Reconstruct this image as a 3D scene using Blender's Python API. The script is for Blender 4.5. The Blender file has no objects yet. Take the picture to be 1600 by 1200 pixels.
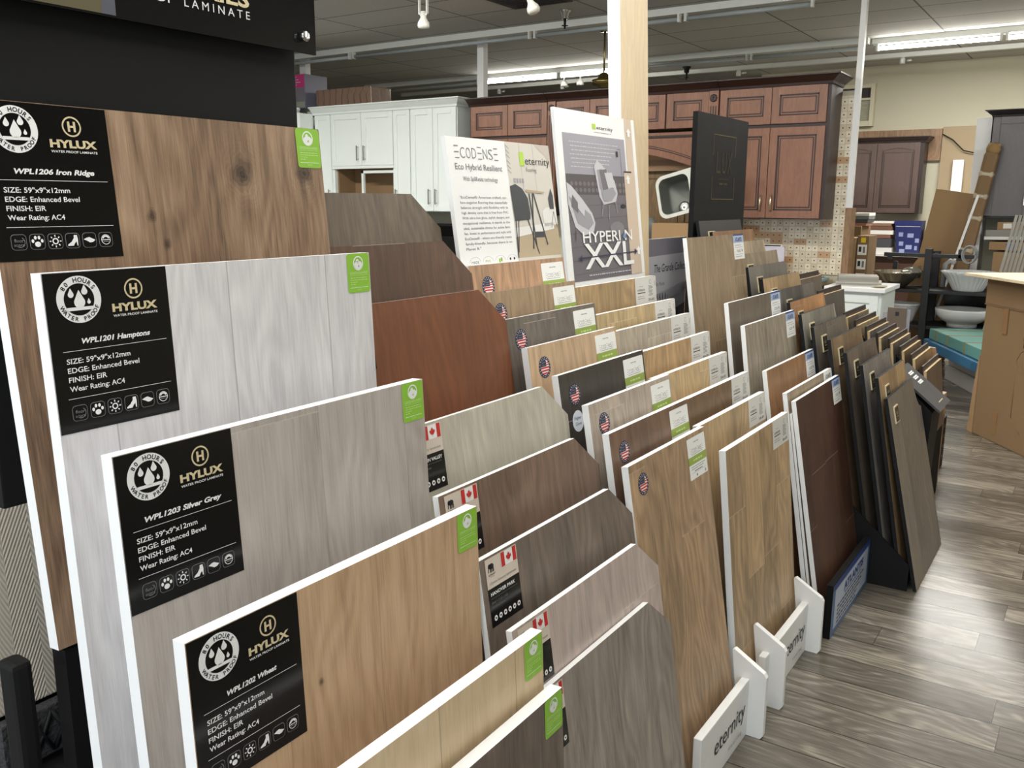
import bpy, bmesh, math, random
from mathutils import Vector, Matrix
random.seed(7)
SC = bpy.context.scene
COL = SC.collection
R = math.radians

# ------------------------------------------------------------------ camera
PITCH, YAW, ROLL, FOCAL = R(11.594), R(33.616), R(.2566), 1390.0
fw = Vector((-math.sin(YAW)*math.cos(PITCH), math.cos(YAW)*math.cos(PITCH), -math.sin(PITCH)))
r0 = Vector((math.cos(YAW), math.sin(YAW), 0)); u0 = r0.cross(fw)
rt = r0*math.cos(ROLL)+u0*math.sin(ROLL); up = u0*math.cos(ROLL)-r0*math.sin(ROLL)
cam = bpy.data.cameras.new('camera'); cam.sensor_width = 36.0; cam.lens = FOCAL/1600*36.0
cam.clip_start = .02
camo = bpy.data.objects.new('camera', cam); COL.objects.link(camo)
m = Matrix((rt, up, -fw)).transposed().to_4x4(); m.translation = Vector((0, 0, 1.5))
camo.matrix_world = m
SC.camera = camo

# ------------------------------------------------------------------ light and exposure
SC.view_settings.view_transform = 'Standard'; SC.view_settings.look = 'None'
SC.view_settings.gamma = 1.0; SC.view_settings.use_curve_mapping = False
SC.view_settings.exposure = -0.12
w = bpy.data.worlds.new('world'); SC.world = w; w.use_nodes = True
w.node_tree.nodes['Background'].inputs[0].default_value = (.75, .87, 1.0, 1)
w.node_tree.nodes['Background'].inputs[1].default_value = 1.0

def area(name, loc, target, sx, sy, power, col):
    l = bpy.data.lights.new(name, 'AREA'); l.shape = 'RECTANGLE'; l.size = sx; l.size_y = sy
    l.energy = power; l.color = col
    o = bpy.data.objects.new(name, l); COL.objects.link(o); o.location = loc
    o.rotation_euler = (Vector(target)-Vector(loc)).to_track_quat('-Z', 'Y').to_euler()
    return o
# daylight through the shop-front glazing behind the camera
area('daylight_front', (-1.2, -3.05, 1.55), (-1.2, 5, 1.35), 9.0, 2.3, 165, (.86, .93, 1.0))

# ------------------------------------------------------------------ helpers: colour, nodes, materials
def lin(h):
    if isinstance(h, str):
        h = h.lstrip('#'); c = [int(h[i:i+2], 16)/255 for i in (0, 2, 4)]
    else:
        c = [v/255 for v in h]
    return tuple(v/12.92 if v <= .04045 else ((v+.055)/1.055)**2.4 for v in c)+(1.0,)
MATS = {}
def mat(name, col, rough=.5, metal=0.0, emit=None, spec=None, coat=0.0, trans=0.0, bump=None):
    if name in MATS: return MATS[name]
    m = bpy.data.materials.new(name); m.use_nodes = True
    nt = m.node_tree; b = nt.nodes['Principled BSDF']
    b.inputs['Base Color'].default_value = lin(col); b.inputs['Roughness'].default_value = rough
    b.inputs['Metallic'].default_value = metal
    if spec is not None: b.inputs['Specular IOR Level'].default_value = spec
    if coat: b.inputs['Coat Weight'].default_value = coat; b.inputs['Coat Roughness'].default_value = .08
    if trans: b.inputs['Transmission Weight'].default_value = trans
    if emit: b.inputs['Emission Color'].default_value = lin(emit[0]); b.inputs['Emission Strength'].default_value = emit[1]
    # a faint procedural unevenness of tone so that no surface is perfectly flat
    tc = nt.nodes.new('ShaderNodeTexCoord'); n = nt.nodes.new('ShaderNodeTexNoise')
    n.inputs['Scale'].default_value = 9.0 if not bump else bump[0]; n.inputs['Detail'].default_value = 4
    nt.links.new(tc.outputs['Object'], n.inputs['Vector'])
    mr = nt.nodes.new('ShaderNodeMapRange'); mr.inputs[3].default_value = max(rough-.06, .02); mr.inputs[4].default_value = min(rough+.06, 1)
    nt.links.new(n.outputs[0], mr.inputs[0]); nt.links.new(mr.outputs[0], b.inputs['Roughness'])
    if bump:
        bp = nt.nodes.new('ShaderNodeBump'); bp.inputs['Strength'].default_value = bump[1]; bp.inputs['Distance'].default_value = .01
        nt.links.new(n.outputs[0], bp.inputs['Height']); nt.links.new(bp.outputs[0], b.inputs['Normal'])
    MATS[name] = m
    return m

class NT:
    def __init__(s, nt): s.nt = nt
    def new(s, t, **k):
        n = s.nt.nodes.new(t)
        for a, v in k.items(): setattr(n, a, v)
        return n
    def put(s, sock, v):
        if isinstance(v, bpy.types.NodeSocket): s.nt.links.new(v, sock)
        elif v is not None: sock.default_value = v
    def math(s, op, a, b=None, c=None):
        n = s.new('ShaderNodeMath', operation=op)
        for i, v in enumerate((a, b, c)):
            if v is not None: s.put(n.inputs[i], v)
        return n.outputs[0]
    def xyz(s, x, y, z=0.0):
        n = s.new('ShaderNodeCombineXYZ')
        for i, v in enumerate((x, y, z)): s.put(n.inputs[i], v)
        return n.outputs[0]
    def sep(s, v):
        n = s.new('ShaderNodeSeparateXYZ'); s.put(n.inputs[0], v); return n.outputs
    def noise(s, vec, scale, detail=3, rough=.55, dist=0.0):
        n = s.new('ShaderNodeTexNoise'); s.put(n.inputs['Vector'], vec); n.inputs['Scale'].default_value = scale
        n.inputs['Detail'].default_value = detail; n.inputs['Roughness'].default_value = rough; n.inputs['Distortion'].default_value = dist
        return n.outputs[0]
    def white(s, vec):
        n = s.new('ShaderNodeTexWhiteNoise', noise_dimensions='3D'); s.put(n.inputs['Vector'], vec); return n.outputs[0]
    def mix(s, f, a, b):
        n = s.new('ShaderNodeMix', data_type='RGBA'); s.put(n.inputs[0], f); s.put(n.inputs[6], a); s.put(n.inputs[7], b); return n.outputs[2]
    def clamp(s, a): return s.math('MULTIPLY', s.math('MINIMUM', s.math('MAXIMUM', a, 0.0), 1.0), 1.0)

# one shared node group for every printed wood decor (boards, floor, cabinets)
WG = bpy.data.node_groups.new('wood_decor', 'ShaderNodeTree')
for nm, ty, dv in (('Across', 'NodeSocketFloat', 0), ('Along', 'NodeSocketFloat', 0), ('Seed', 'NodeSocketFloat', 0), ('PlankW', 'NodeSocketFloat', .19),
                   ('PlankL', 'NodeSocketFloat', 1.5), ('Dark', 'NodeSocketColor', None), ('Mid', 'NodeSocketColor', None), ('Light', 'NodeSocketColor', None),
                   ('Vary', 'NodeSocketFloat', .45), ('SeamDark', 'NodeSocketFloat', .45), ('EndLight', 'NodeSocketFloat', .35), ('Knots', 'NodeSocketFloat', 0), ('Grain', 'NodeSocketFloat', 1.0), ('SeamW', 'NodeSocketFloat', .0011), ('EndTone', 'NodeSocketFloat', .7)):
    s_ = WG.interface.new_socket(nm, in_out='INPUT', socket_type=ty)
    if dv is not None: s_.default_value = dv
WG.interface.new_socket('Color', in_out='OUTPUT', socket_type='NodeSocketColor')
g = NT(WG); gi = g.new('NodeGroupInput').outputs; go = g.new('NodeGroupOutput')
I = {k: gi[k] for k in ('Across', 'Along', 'Seed', 'PlankW', 'PlankL', 'Dark', 'Mid', 'Light', 'Vary', 'SeamDark', 'EndLight', 'Knots', 'Grain', 'SeamW', 'EndTone')}
ac = g.math('ADD', I['Across'], g.math('MULTIPLY', I['Seed'], .137))
pu = g.math('DIVIDE', ac, I['PlankW']); pi_ = g.math('FLOOR', pu)
r1 = g.white(g.xyz(pi_, I['Seed'], 3.3))
al = g.math('ADD', g.math('DIVIDE', I['Along'], I['PlankL']), g.math('MULTIPLY', r1, 7.31)); si = g.math('FLOOR', al)
r2 = g.white(g.xyz(pi_, si, I['Seed']))
zo = g.math('ADD', g.math('MULTIPLY', r2, 41.0), g.math('MULTIPLY', I['Seed'], 5.7))
fine = g.noise(g.xyz(ac, g.math('MULTIPLY', I['Along'], .05), zo), 260, 3, .6)
streak = g.noise(g.xyz(ac, g.math('MULTIPLY', I['Along'], .09), zo), 46, 4, .6, .6)
broad = g.noise(g.xyz(ac, g.math('MULTIPLY', I['Along'], .22), zo), 9, 3, .5, .8)
warp = g.noise(g.xyz(g.math('MULTIPLY', ac, .8), g.math('MULTIPLY', I['Along'], .3), zo), 7, 2, .5)
cath = g.math('SINE', g.math('ADD', g.math('MULTIPLY', ac, 150), g.math('MULTIPLY', warp, 62)))
cath = g.math('MULTIPLY', cath, g.math('SUBTRACT', broad, .15))
d = lambda v, k: g.math('MULTIPLY', g.math('MULTIPLY', g.math('SUBTRACT', v, .5), k), I['Grain'])
hair = g.noise(g.xyz(ac, g.math('MULTIPLY', I['Along'], .022), zo), 800, 2, .6)
val = g.math('ADD', .5, d(fine, .65)); val = g.math('ADD', val, d(hair, .55)); val = g.math('ADD', val, d(streak, .7)); val = g.math('ADD', val, d(broad, .8))
val = g.math('ADD', val, g.math('MULTIPLY', g.math('MULTIPLY', cath, .26), I['Grain']))
val = g.math('ADD', val, g.math('MULTIPLY', g.math('SUBTRACT', r2, .5), I['Vary']))
c1 = g.mix(g.clamp(g.math('MULTIPLY', val, 2.0)), I['Dark'], I['Mid'])
c2 = g.mix(g.clamp(g.math('SUBTRACT', g.math('MULTIPLY', val, 2.0), 1.0)), c1, I['Light'])
# knots: dark oval spots with rings
vo = g.new('ShaderNodeTexVoronoi'); vo.feature = 'F1'; g.put(vo.inputs['Vector'], g.xyz(g.math('ADD', ac, g.math('MULTIPLY', warp, .03)), g.math('MULTIPLY', I['Along'], .8), zo)); vo.inputs['Scale'].default_value = 5.0
vd = g.math('ADD', vo.outputs[0], g.math('MULTIPLY', g.math('SUBTRACT', streak, .5), .10))
kn = g.clamp(g.math('MULTIPLY', g.math('SUBTRACT', .15, vd), 9.0)); kn = g.math('MULTIPLY', kn, I['Knots'])
c3 = g.mix(kn, c2, g.mix(.75, I['Dark'], (.012, .009, .006, 1)))
fr = g.math('FRACT', pu); ed = g.math('MULTIPLY', g.math('MINIMUM', fr, g.math('SUBTRACT', 1.0, fr)), I['PlankW'])
sm = g.math('MULTIPLY', g.math('LESS_THAN', ed, I['SeamW']), I['SeamDark'])
c4 = g.mix(sm, c3, (.01, .008, .006, 1))
fe = g.math('MULTIPLY', g.math('FRACT', al), I['PlankL'])
c5 = g.mix(g.math('MULTIPLY', g.math('LESS_THAN', fe, .0018), I['EndLight']), c4, g.mix(I['EndTone'], (.008, .007, .006, 1), (1, .9, .75, 1)))
g.nt.links.new(c5, go.inputs[0])

def shade(c, k):
    return tuple(max(0, min(255, v*k)) for v in c)
def hexrgb(h): return h if not isinstance(h, str) else tuple(int(h.lstrip('#')[i:i+2], 16) for i in (0, 2, 4))
WOODN = [0]
def soften(c, k=.14, m=1.06):
    l = .3*c[0]+.59*c[1]+.11*c[2]; return tuple(min(255, (v+(l-v)*k)*m) for v in c)
def wood(mid, name='wood_decor', axes='yz', pw=.19, pl=1.5, vary=.4, dark=None, light=None, rough=.42, spots=(), seam=.45, end=.35, knots=0.0, grain=1.0, seed=None, seamw=.0011, endtone=.7, dk=.66, lt=1.22, bump=0):
    WOODN[0] += 1
    if seed is None: seed = WOODN[0]*1.37
    mid = soften(hexrgb(mid)); dark = soften(hexrgb(dark)) if dark else None; light = soften(hexrgb(light)) if light else None
    m = bpy.data.materials.new(name); m.use_nodes = True; t = NT(m.node_tree); b = m.node_tree.nodes['Principled BSDF']
    tc = t.new('ShaderNodeTexCoord'); s = dict(zip('xyz', t.sep(tc.outputs['Object'])))
    gr = t.new('ShaderNodeGroup'); gr.node_tree = WG
    t.put(gr.inputs['Across'], s[axes[0]]); t.put(gr.inputs['Along'], s[axes[1]])
    for k, v in dict(Seed=seed, PlankW=pw, PlankL=pl, Vary=vary, SeamDark=seam, EndLight=end, Knots=knots, Grain=grain, SeamW=seamw, EndTone=endtone, Mid=lin(mid),
                     Dark=lin(hexrgb(dark) if dark else shade(mid, dk)), Light=lin(hexrgb(light) if light else shade(mid, lt))).items():
        gr.inputs[k].default_value = v
    colour = gr.outputs[0]
    for (u, v, r_) in spots:            # single knots at fixed places of the decor
        wob = t.math('MULTIPLY', t.math('SUBTRACT', t.noise(tc.outputs['Object'], 40, 3), .5), r_*1.6)
        dx = t.math('SUBTRACT', s[axes[0]], u); dz = t.math('MULTIPLY', t.math('SUBTRACT', s[axes[1]], v), .8)
        ds = t.math('ADD', t.math('SQRT', t.math('ADD', t.math('MULTIPLY', dx, dx), t.math('MULTIPLY', dz, dz))), wob)
        core = t.clamp(t.math('SUBTRACT', 1.25, t.math('DIVIDE', ds, r_)))
        ring = t.math('MULTIPLY', t.math('ADD', t.math('MULTIPLY', t.math('SINE', t.math('DIVIDE', ds, r_*.055)), .5), .5), t.clamp(t.math('SUBTRACT', 1.0, t.math('DIVIDE', ds, r_*3.6))))
        colour = t.mix(t.clamp(t.math('ADD', t.math('MULTIPLY', core, .72), t.math('MULTIPLY', ring, .22))), colour, lin(tuple(v_*.3 for v_ in mid)))
    t.put(b.inputs['Base Color'], colour); b.inputs['Roughness'].default_value = rough
    if bump:
        n = t.noise(t.xyz(t.math('MULTIPLY', s[axes[0]], 1.0), t.math('MULTIPLY', s[axes[1]], .1), 0.0), 120, 3)
        bp = t.new('ShaderNodeBump'); bp.inputs['Strength'].default_value = bump; bp.inputs['Distance'].default_value = .002
        t.put(bp.inputs['Height'], n); t.put(b.inputs['Normal'], bp.outputs[0])
    return m

WHITE = mat('white_paint', (236, 236, 234), .45)
EDGE = mat('white_board_edge', (228, 228, 227), .5)
BLACK = mat('black_laminate', (19, 19, 19), .6, spec=.2)
BLACKE = mat('black_board_edge', (18, 19, 22), .6, spec=.25)
DARKIN = mat('dark_rack_carcass', (20, 19, 19), .8, spec=.15)
GOLD = mat('gold_foil', (228, 212, 172), .4, .25)
INKW = mat('white_ink', (238, 238, 236), .5)
INKK = mat('black_ink', (26, 26, 28), .6)
INKG = mat('grey_ink', (120, 120, 122), .6)
TAGK = mat('glossy_black_tag', (11, 11, 12), .16, spec=.35)
GREEN = mat('green_sticker', (142, 196, 60), .4)
GREENL = mat('pale_green_ink', (190, 222, 140), .5)
PAPER = mat('white_label_paper', (236, 236, 232), .5)
CHROME = mat('brushed_metal', (190, 190, 188), .25, 1.0)
CARD = mat('cardboard', (156, 126, 90), .8, bump=(40, .15))
CARDD = mat('dark_cardboard', (126, 100, 70), .8)

# ------------------------------------------------------------------ helpers: meshes and things
class MB:
    """collects solids into one mesh with several materials"""
    def __init__(s): s.bm = bmesh.new(); s.mats = []
    def mi(s, m):
        if m not in s.mats: s.mats.append(m)
        return s.mats.index(m)
    def _tag(s, faces, m, smooth=False):
        i = s.mi(m)
        for f in faces: f.material_index = i; f.smooth = smooth
    def box(s, lo, hi, m, bev=0.0, M=None):
        lo, hi = Vector(lo), Vector(hi); c = (lo+hi)/2; d = hi-lo
        r = bmesh.ops.create_cube(s.bm, size=1.0, matrix=Matrix.Translation(c) @ Matrix.Diagonal((d.x, d.y, d.z, 1)))
        vs = r['verts']
        if bev:
            es = list({e for v in vs for e in v.link_edges})
            rb = bmesh.ops.bevel(s.bm, geom=es, offset=bev, segments=2, profile=.6, affect='EDGES')
            vs = list({v for f in rb['faces'] for v in f.verts} | {v for v in vs if v.is_valid})
            vs = s._grow(vs)
        fs = list({f for v in vs for f in v.link_faces})
        s._tag(fs, m)
        if M is not None: bmesh.ops.transform(s.bm, matrix=M, verts=vs)
        return fs
    def _grow(s, vs):
        seen = set(vs); st = list(vs)
        while st:
            v = st.pop()
            for e in v.link_edges:
                o = e.other_vert(v)
                if o not in seen: seen.add(o); st.append(o)
        return list(seen)
    def prism(s, pts, ax, a, b, m, mcap=None, mcap2=None, M=None):
        """extrude a polygon; ax='x': pts are (y,z); 'y': (x,z); 'z': (x,y); from a to b; mcap is the material of the cap at b"""
        def V(p, t):
            return {'x': (t, p[0], p[1]), 'y': (p[0], t, p[1]), 'z': (p[0], p[1], t)}[ax]
        A = [s.bm.verts.new(V(p, a)) for p in pts]; B = [s.bm.verts.new(V(p, b)) for p in pts]
        n = len(pts); side = [s.bm.faces.new((A[i], A[(i+1) % n], B[(i+1) % n], B[i])) for i in range(n)]
        f1 = s.bm.faces.new(A[::-1]); f2 = s.bm.faces.new(B)
        s._tag(side, m); s._tag([f1], mcap2 or m); s._tag([f2], mcap or m)
        bmesh.ops.recalc_face_normals(s.bm, faces=side+[f1, f2])
        if M is not None: bmesh.ops.transform(s.bm, matrix=M, verts=A+B)
    def lathe(s, prof, m, n=32, c=(0, 0, 0), smooth=True, M=None, flute=None):
        rows = []
        for (r, z) in prof:
            row = []
            for k in range(n):
                t = 2*math.pi*k/n; rr = r*(1+(flute[0]*math.cos(flute[1]*t) if flute else 0))
                row.append(s.bm.verts.new((c[0]+rr*math.cos(t), c[1]+rr*math.sin(t), c[2]+z)))
            rows.append(row)
        fs = []
        for a, b in zip(rows, rows[1:]):
            for k in range(n): fs.append(s.bm.faces.new((a[k], a[(k+1) % n], b[(k+1) % n], b[k])))
        for row, rev in ((rows[0], True), (rows[-1], False)):
            fs.append(s.bm.faces.new(row[::-1] if rev else row))
        s._tag(fs, m, smooth); fs[-1].smooth = fs[-2].smooth = False
        if M is not None: bmesh.ops.transform(s.bm, matrix=M, verts=[v for r_ in rows for v in r_])
    def tube(s, path, r, m, n=10, cap=True):
        P = [Vector(p) for p in path]; rings = []
        for i, p in enumerate(P):
            t = (P[min(i+1, len(P)-1)]-P[max(i-1, 0)]).normalized()
            a = t.orthogonal().normalized() if i == 0 else (rings_a-(rings_a.dot(t))*t).normalized()
            rings_a = a; b = t.cross(a); rr = r[i] if isinstance(r, (list, tuple)) else r
            rings.append([s.bm.verts.new(p+(a*math.cos(2*math.pi*k/n)+b*math.sin(2*math.pi*k/n))*rr) for k in range(n)])
        fs = []
        for A, B in zip(rings, rings[1:]):
            for k in range(n): fs.append(s.bm.faces.new((A[k], A[(k+1) % n], B[(k+1) % n], B[k])))
        if cap: fs += [s.bm.faces.new(rings[0][::-1]), s.bm.faces.new(rings[-1])]
        s._tag(fs, m, True)
    def build(s, name, parent=None, loc=None, rot=None):
        me = bpy.data.meshes.new(name); s.bm.normal_update(); s.bm.to_mesh(me); s.bm.free()
        for m in s.mats: me.materials.append(m)
        o = bpy.data.objects.new(name, me); COL.objects.link(o)
        if parent: o.parent = parent
        if loc is not None: o.location = loc
        if rot is not None: o.rotation_euler = rot
        return o

def tag(o, label=None, cat=None, group=None, kind=None):
    for k, v in (('label', label), ('category', cat), ('group', group), ('kind', kind)):
        if v: o[k] = v
    return o
def empty(name, loc, label, cat, group=None, rot=(0, 0, 0)):
    o = bpy.data.objects.new(name, None); o.empty_display_size = .05; COL.objects.link(o)
    o.location = loc; o.rotation_euler = rot
    return tag(o, label, cat, group)

# ------------------------------------------------------------------ helpers: flat printed sheets
TXT = {}
def text_polys(s, bold=0.0, italic=0.0):
    key = (s, bold, italic)
    if key not in TXT:
        c = bpy.data.curves.new('lettering', 'FONT'); c.body = s; c.resolution_u = 3; c.offset = bold; c.shear = italic; c.fill_mode = 'FRONT'
        c.align_x = 'LEFT'; o = bpy.data.objects.new('lettering', c); COL.objects.link(o)
        me = bpy.data.meshes.new_from_object(o.evaluated_get(bpy.context.evaluated_depsgraph_get()))
        vs = [(v.co.x, v.co.y) for v in me.vertices]; fs = [tuple(p.vertices) for p in me.polygons]
        bpy.data.objects.remove(o); bpy.data.curves.remove(c); bpy.data.meshes.remove(me)
        xs = [v[0] for v in vs] or [0]
        TXT[key] = (vs, fs, min(xs), max(xs))
    return TXT[key]
CAP = .73          # height of a capital in the built-in lettering, at size 1
class Sheet:
    """a printed sheet in the plane (u to the right, v up) of a face that looks along +x: u = y, v = z"""
    def __init__(s, eps=.00025): s.v = []; s.f = []; s.m = []; s.mats = []; s.eps = eps
    def mi(s, m):
        if m not in s.mats: s.mats.append(m)
        return s.mats.index(m)
    def poly(s, pts, m, layer=1):
        a = sum(p[0]*q[1]-q[0]*p[1] for p, q in zip(pts, pts[1:]+pts[:1]))
        if a < 0: pts = pts[::-1]
        n = len(s.v); s.v += [(layer*s.eps, p[0], p[1]) for p in pts]; s.f.append(tuple(range(n, n+len(pts)))); s.m.append(s.mi(m))
    def rect(s, x, y, w, h, m, layer=1): s.poly([(x, y), (x+w, y), (x+w, y+h), (x, y+h)], m, layer)
    def rrect(s, x, y, w, h, r, m, layer=1):
        pts = []
        for cx, cy, a0 in ((x+w-r, y+r, -90), (x+w-r, y+h-r, 0), (x+r, y+h-r, 90), (x+r, y+r, 180)):
            pts += [(cx+r*math.cos(R(a0+k*22.5)), cy+r*math.sin(R(a0+k*22.5))) for k in range(5)]
        s.poly(pts, m, layer)
    def ell(s, cx, cy, rx, ry, m, layer=1, n=28): s.poly([(cx+rx*math.cos(2*math.pi*k/n), cy+ry*math.sin(2*math.pi*k/n)) for k in range(n)], m, layer)
    def arcband(s, cx, cy, r1, r2, a0, a1, m, layer=1, n=24):
        A = [R(a0+(a1-a0)*k/n) for k in range(n+1)]
        for p, q in zip(A, A[1:]):
            s.poly([(cx+r1*math.cos(p), cy+r1*math.sin(p)), (cx+r2*math.cos(p), cy+r2*math.sin(p)), (cx+r2*math.cos(q), cy+r2*math.sin(q)), (cx+r1*math.cos(q), cy+r1*math.sin(q))], m, layer)
    def line(s, x0, y0, x1, y1, t, m, layer=1):
        dx, dy = x1-x0, y1-y0; L = math.hypot(dx, dy) or 1; nx, ny = -dy/L*t/2, dx/L*t/2
        s.poly([(x0-nx, y0-ny), (x1-nx, y1-ny), (x1+nx, y1+ny), (x0+nx, y0+ny)], m, layer)
    def text(s, t, x, y, cap, m, w=None, align='L', bold=0.0, italic=0.0, layer=2, rot=0.0):
        vs, fs, x0, x1 = text_polys(t, bold, italic)
        ky = cap/CAP; W = (x1-x0)*ky; kx = ky if w is None else ky*w/max(W, 1e-6); W = (x1-x0)*kx
        ox = {'L': 0, 'C': -W/2, 'R': -W}[align]; c, sn = math.cos(rot), math.sin(rot)
        n = len(s.v); k = s.mi(m)
        for a, b in vs:
            px, py = ox+(a-x0)*kx, b*ky
            s.v.append((layer*s.eps, x+px*c-py*sn, y+px*sn+py*c))
        for f in fs: s.f.append(tuple(i+n for i in f)); s.m.append(k)
    def greek(s, x, y, w, h, m, seed=1, layer=2):
        """a line of print too small to read: word-length strokes"""
        rnd = random.Random(seed*977+int(w*1e5)); a = x
        while a < x+w-h:
            L = min(h*rnd.uniform(1.2, 5.0), x+w-a); s.rect(a, y, L, h, m, layer); a += L+h*.8
    def ringtext(s, t, cx, cy, r, cap, m, a_mid, step, layer=3, flip=False):
        n = len(t)
        for i, ch in enumerate(t):
            if ch == ' ': continue
            a = R(a_mid+(i-(n-1)/2)*(step if flip else -step))
            rot = a+math.pi/2 if flip else a-math.pi/2
            rr = r-cap/2 if not flip else r+cap/2
            s.text(ch, cx+rr*math.cos(a), cy+rr*math.sin(a), cap, m, align='C', bold=.02, layer=layer, rot=rot)
    def build(s, name, parent=None, loc=(0, 0, 0), rot=(0, 0, 0)):
        me = bpy.data.meshes.new(name); me.from_pydata(s.v, [], s.f)
        for m in s.mats: me.materials.append(m)
        me.polygons.foreach_set('material_index', s.m); me.update()
        for p in me.polygons:
            pass
        o = bpy.data.objects.new(name, me); COL.objects.link(o)
        if parent: o.parent = parent
        o.location = loc; o.rotation_euler = rot
        return o
def drop_pts(cx, cy, r, k=2.1):
    pts = [(cx, cy+r*k)]
    for i in range(13):
        a = R(40-i*(260/12)); pts.append((cx+r*math.cos(a), cy+r*math.sin(a)))
    return pts
# ------------------------------------------------------------------ printed labels
def hylux_tag(name):
    W, H = .178, .208
    s = Sheet(); X = lambda u: u*W; Y = lambda v: -v*H
    s.rect(0, -H, W, H, TAGK, 1)
    # round "80 hours" badge
    cx, cy, r = X(.255), Y(.17), .172*W
    s.ell(cx, cy, r, r, INKW, 2, 40); s.ell(cx, cy, r*.68, r*.68, TAGK, 3, 36)
    s.ringtext('80 HOURS', cx, cy, r*.84, r*.2, TAGK, 90, 15.5, 3); s.ringtext('WATER PROOF', cx, cy, r*.84, r*.18, TAGK, -90, 13, 3, True)
    s.poly(drop_pts(cx, cy-r*.12, r*.25), INKW, 4); s.poly(drop_pts(cx-r*.36, cy+r*.22, r*.13), INKW, 4); s.poly(drop_pts(cx+r*.26, cy+r*.32, r*.14), INKW, 4); s.poly(drop_pts(cx+r*.42, cy-r*.14, r*.08), INKW, 4)
    s.rect(cx-r*.58, cy-r*.46, r*1.16, r*.14, INKW, 4)
    # gold H ring and word mark
    gx, gy, gr = X(.70), Y(.13), .078*W
    s.arcband(gx, gy, gr*.84, gr, 0, 360, GOLD, 2, 36)
    s.rect(gx-gr*.42, gy-gr*.5, gr*.24, gr, GOLD, 2); s.rect(gx+gr*.18, gy-gr*.5, gr*.24, gr, GOLD, 2); s.rect(gx-gr*.2, gy-gr*.1, gr*.4, gr*.2, GOLD, 2)
    s.text('HYLUX', X(.70), Y(.268), .05*H, GOLD, w=.385*W, align='C', bold=.045)
    s.text('WATER PROOF LAMINATE', X(.70), Y(.303), .016*H, INKW, w=.38*W, align='C', bold=.01)
    s.text(name, X(.52), Y(.447), .034*H, INKW, w=.034*W*1.04*len(name), align='C', bold=.035, italic=.22)
    s.rect(X(.085), Y(.489), .86*W, .0006, INKW, 2); s.rect(X(.085), Y(.787), .86*W, .0006, INKW, 2)
    for k, (t, ww) in enumerate((('SIZE: 59"x9"x12mm', .51), ('EDGE: Enhanced Bevel', .58), ('FINISH: EIR', .30), ('Wear Rating: AC4', .44))):
        s.text(t, X(.105), Y(.566+.058*k), .034*H, INKW, w=ww*W, bold=.012)
    q = .118*W
    for k in range(6):
        ix, iy = X(.16+.14*k), Y(.88)
        s.rrect(ix-q/2, iy-q/2, q, q, q*.24, INKG, 2); s.rrect(ix-q*.465, iy-q*.465, q*.93, q*.93, q*.21, TAGK, 3)
        if k == 0:
            s.text('floor', ix, iy, q*.22, INKG, align='C', w=q*.6, layer=4); s.text('score', ix, iy-q*.26, q*.2, INKG, align='C', w=q*.66, layer=4); s.arcband(ix+q*.05, iy, q*.30, q*.34, -120, 60, INKG, 4, 12)
        elif k == 1:
            s.ell(ix, iy-q*.16, q*.2, q*.17, INKW, 4, 16)
            for a, b in ((-.3, .05), (-.12, .26), (.12, .26), (.3, .05)): s.ell(ix+a*q, iy+b*q, q*.09, q*.12, INKW, 4, 12)
        elif k == 2:
            s.arcband(ix, iy, q*.13, q*.21, 0, 360, INKW, 4, 20)
            for a in range(0, 360, 45): s.line(ix+q*.28*math.cos(R(a)), iy+q*.28*math.sin(R(a)), ix+q*.4*math.cos(R(a)), iy+q*.4*math.sin(R(a)), q*.07, INKW, 4)
        elif k == 3:
            s.poly([(ix+a*q, iy+b*q) for a, b in ((-.38, -.34), (-.36, -.25), (-.1, -.08), (.08, .16), (.1, .36), (.32, .36), (.36, .1), (.34, -.34), (.27, -.34), (.25, -.06), (.1, -.2), (.02, -.34))], INKW, 4)
        elif k == 4:
            s.poly([(ix+a*q, iy+b*q) for a, b in ((-.42, .06), (-.2, .16), (0, .2), (.16, .12), (.42, 0), (.22, -.14), (0, -.16), (-.16, -.06))], INKW, 4)
        else:
            s.arcband(ix, iy, q*.30, q*.34, 0, 360, INKW, 4, 24); s.arcband(ix, iy, q*.18, q*.28, 20, 160, INKW, 4, 12); s.rect(ix-q*.3, iy-q*.04, q*.6, q*.05, INKW, 4); s.rect(ix-q*.22, iy-q*.16, q*.44, q*.05, INKG, 4)
    return s
def greenguard():
    s = Sheet(); W, H = .056, .069
    s.rrect(0, -H, W, H, .006, GREEN, 1)
    s.arcband(W*.5, -H*.25, .0105, .0128, 0, 360, INKW, 2, 24)
    s.ell(W*.5, -H*.30, .0108, .0075, INKW, 2, 20); s.ell(W*.47, -H*.19, .0035, .0035, INKW, 2, 12); s.rect(W*.46, -H*.27, .0012, .006, INKW, 2)
    s.poly([(W*.47, -H*.33), (W*.55, -H*.28), (W*.53, -H*.36)], GREEN, 3)
    s.text('GREENGUARD', W*.5, -H*.525, .0046, GREENL, w=W*.8, align='C', bold=.02)
    s.rect(W*.1, -H*.56, W*.8, .0006, GREENL, 2); s.rect(W*.1, -H*.875, W*.8, .0008, INKW, 2)
    for k in range(4): s.greek(W*.12, -H*(.63+.055*k), W*(.74, .76, .3, .22)[k], .0014, GREENL, k+1)
    s.text('GOLD', W*.5, -H*.945, .003, GREENL, align='C')
    return s
BEIGE = mat('beige_label_paper', (214, 200, 186), .5); RED = mat('flag_red', (196, 40, 38), .5)
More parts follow.
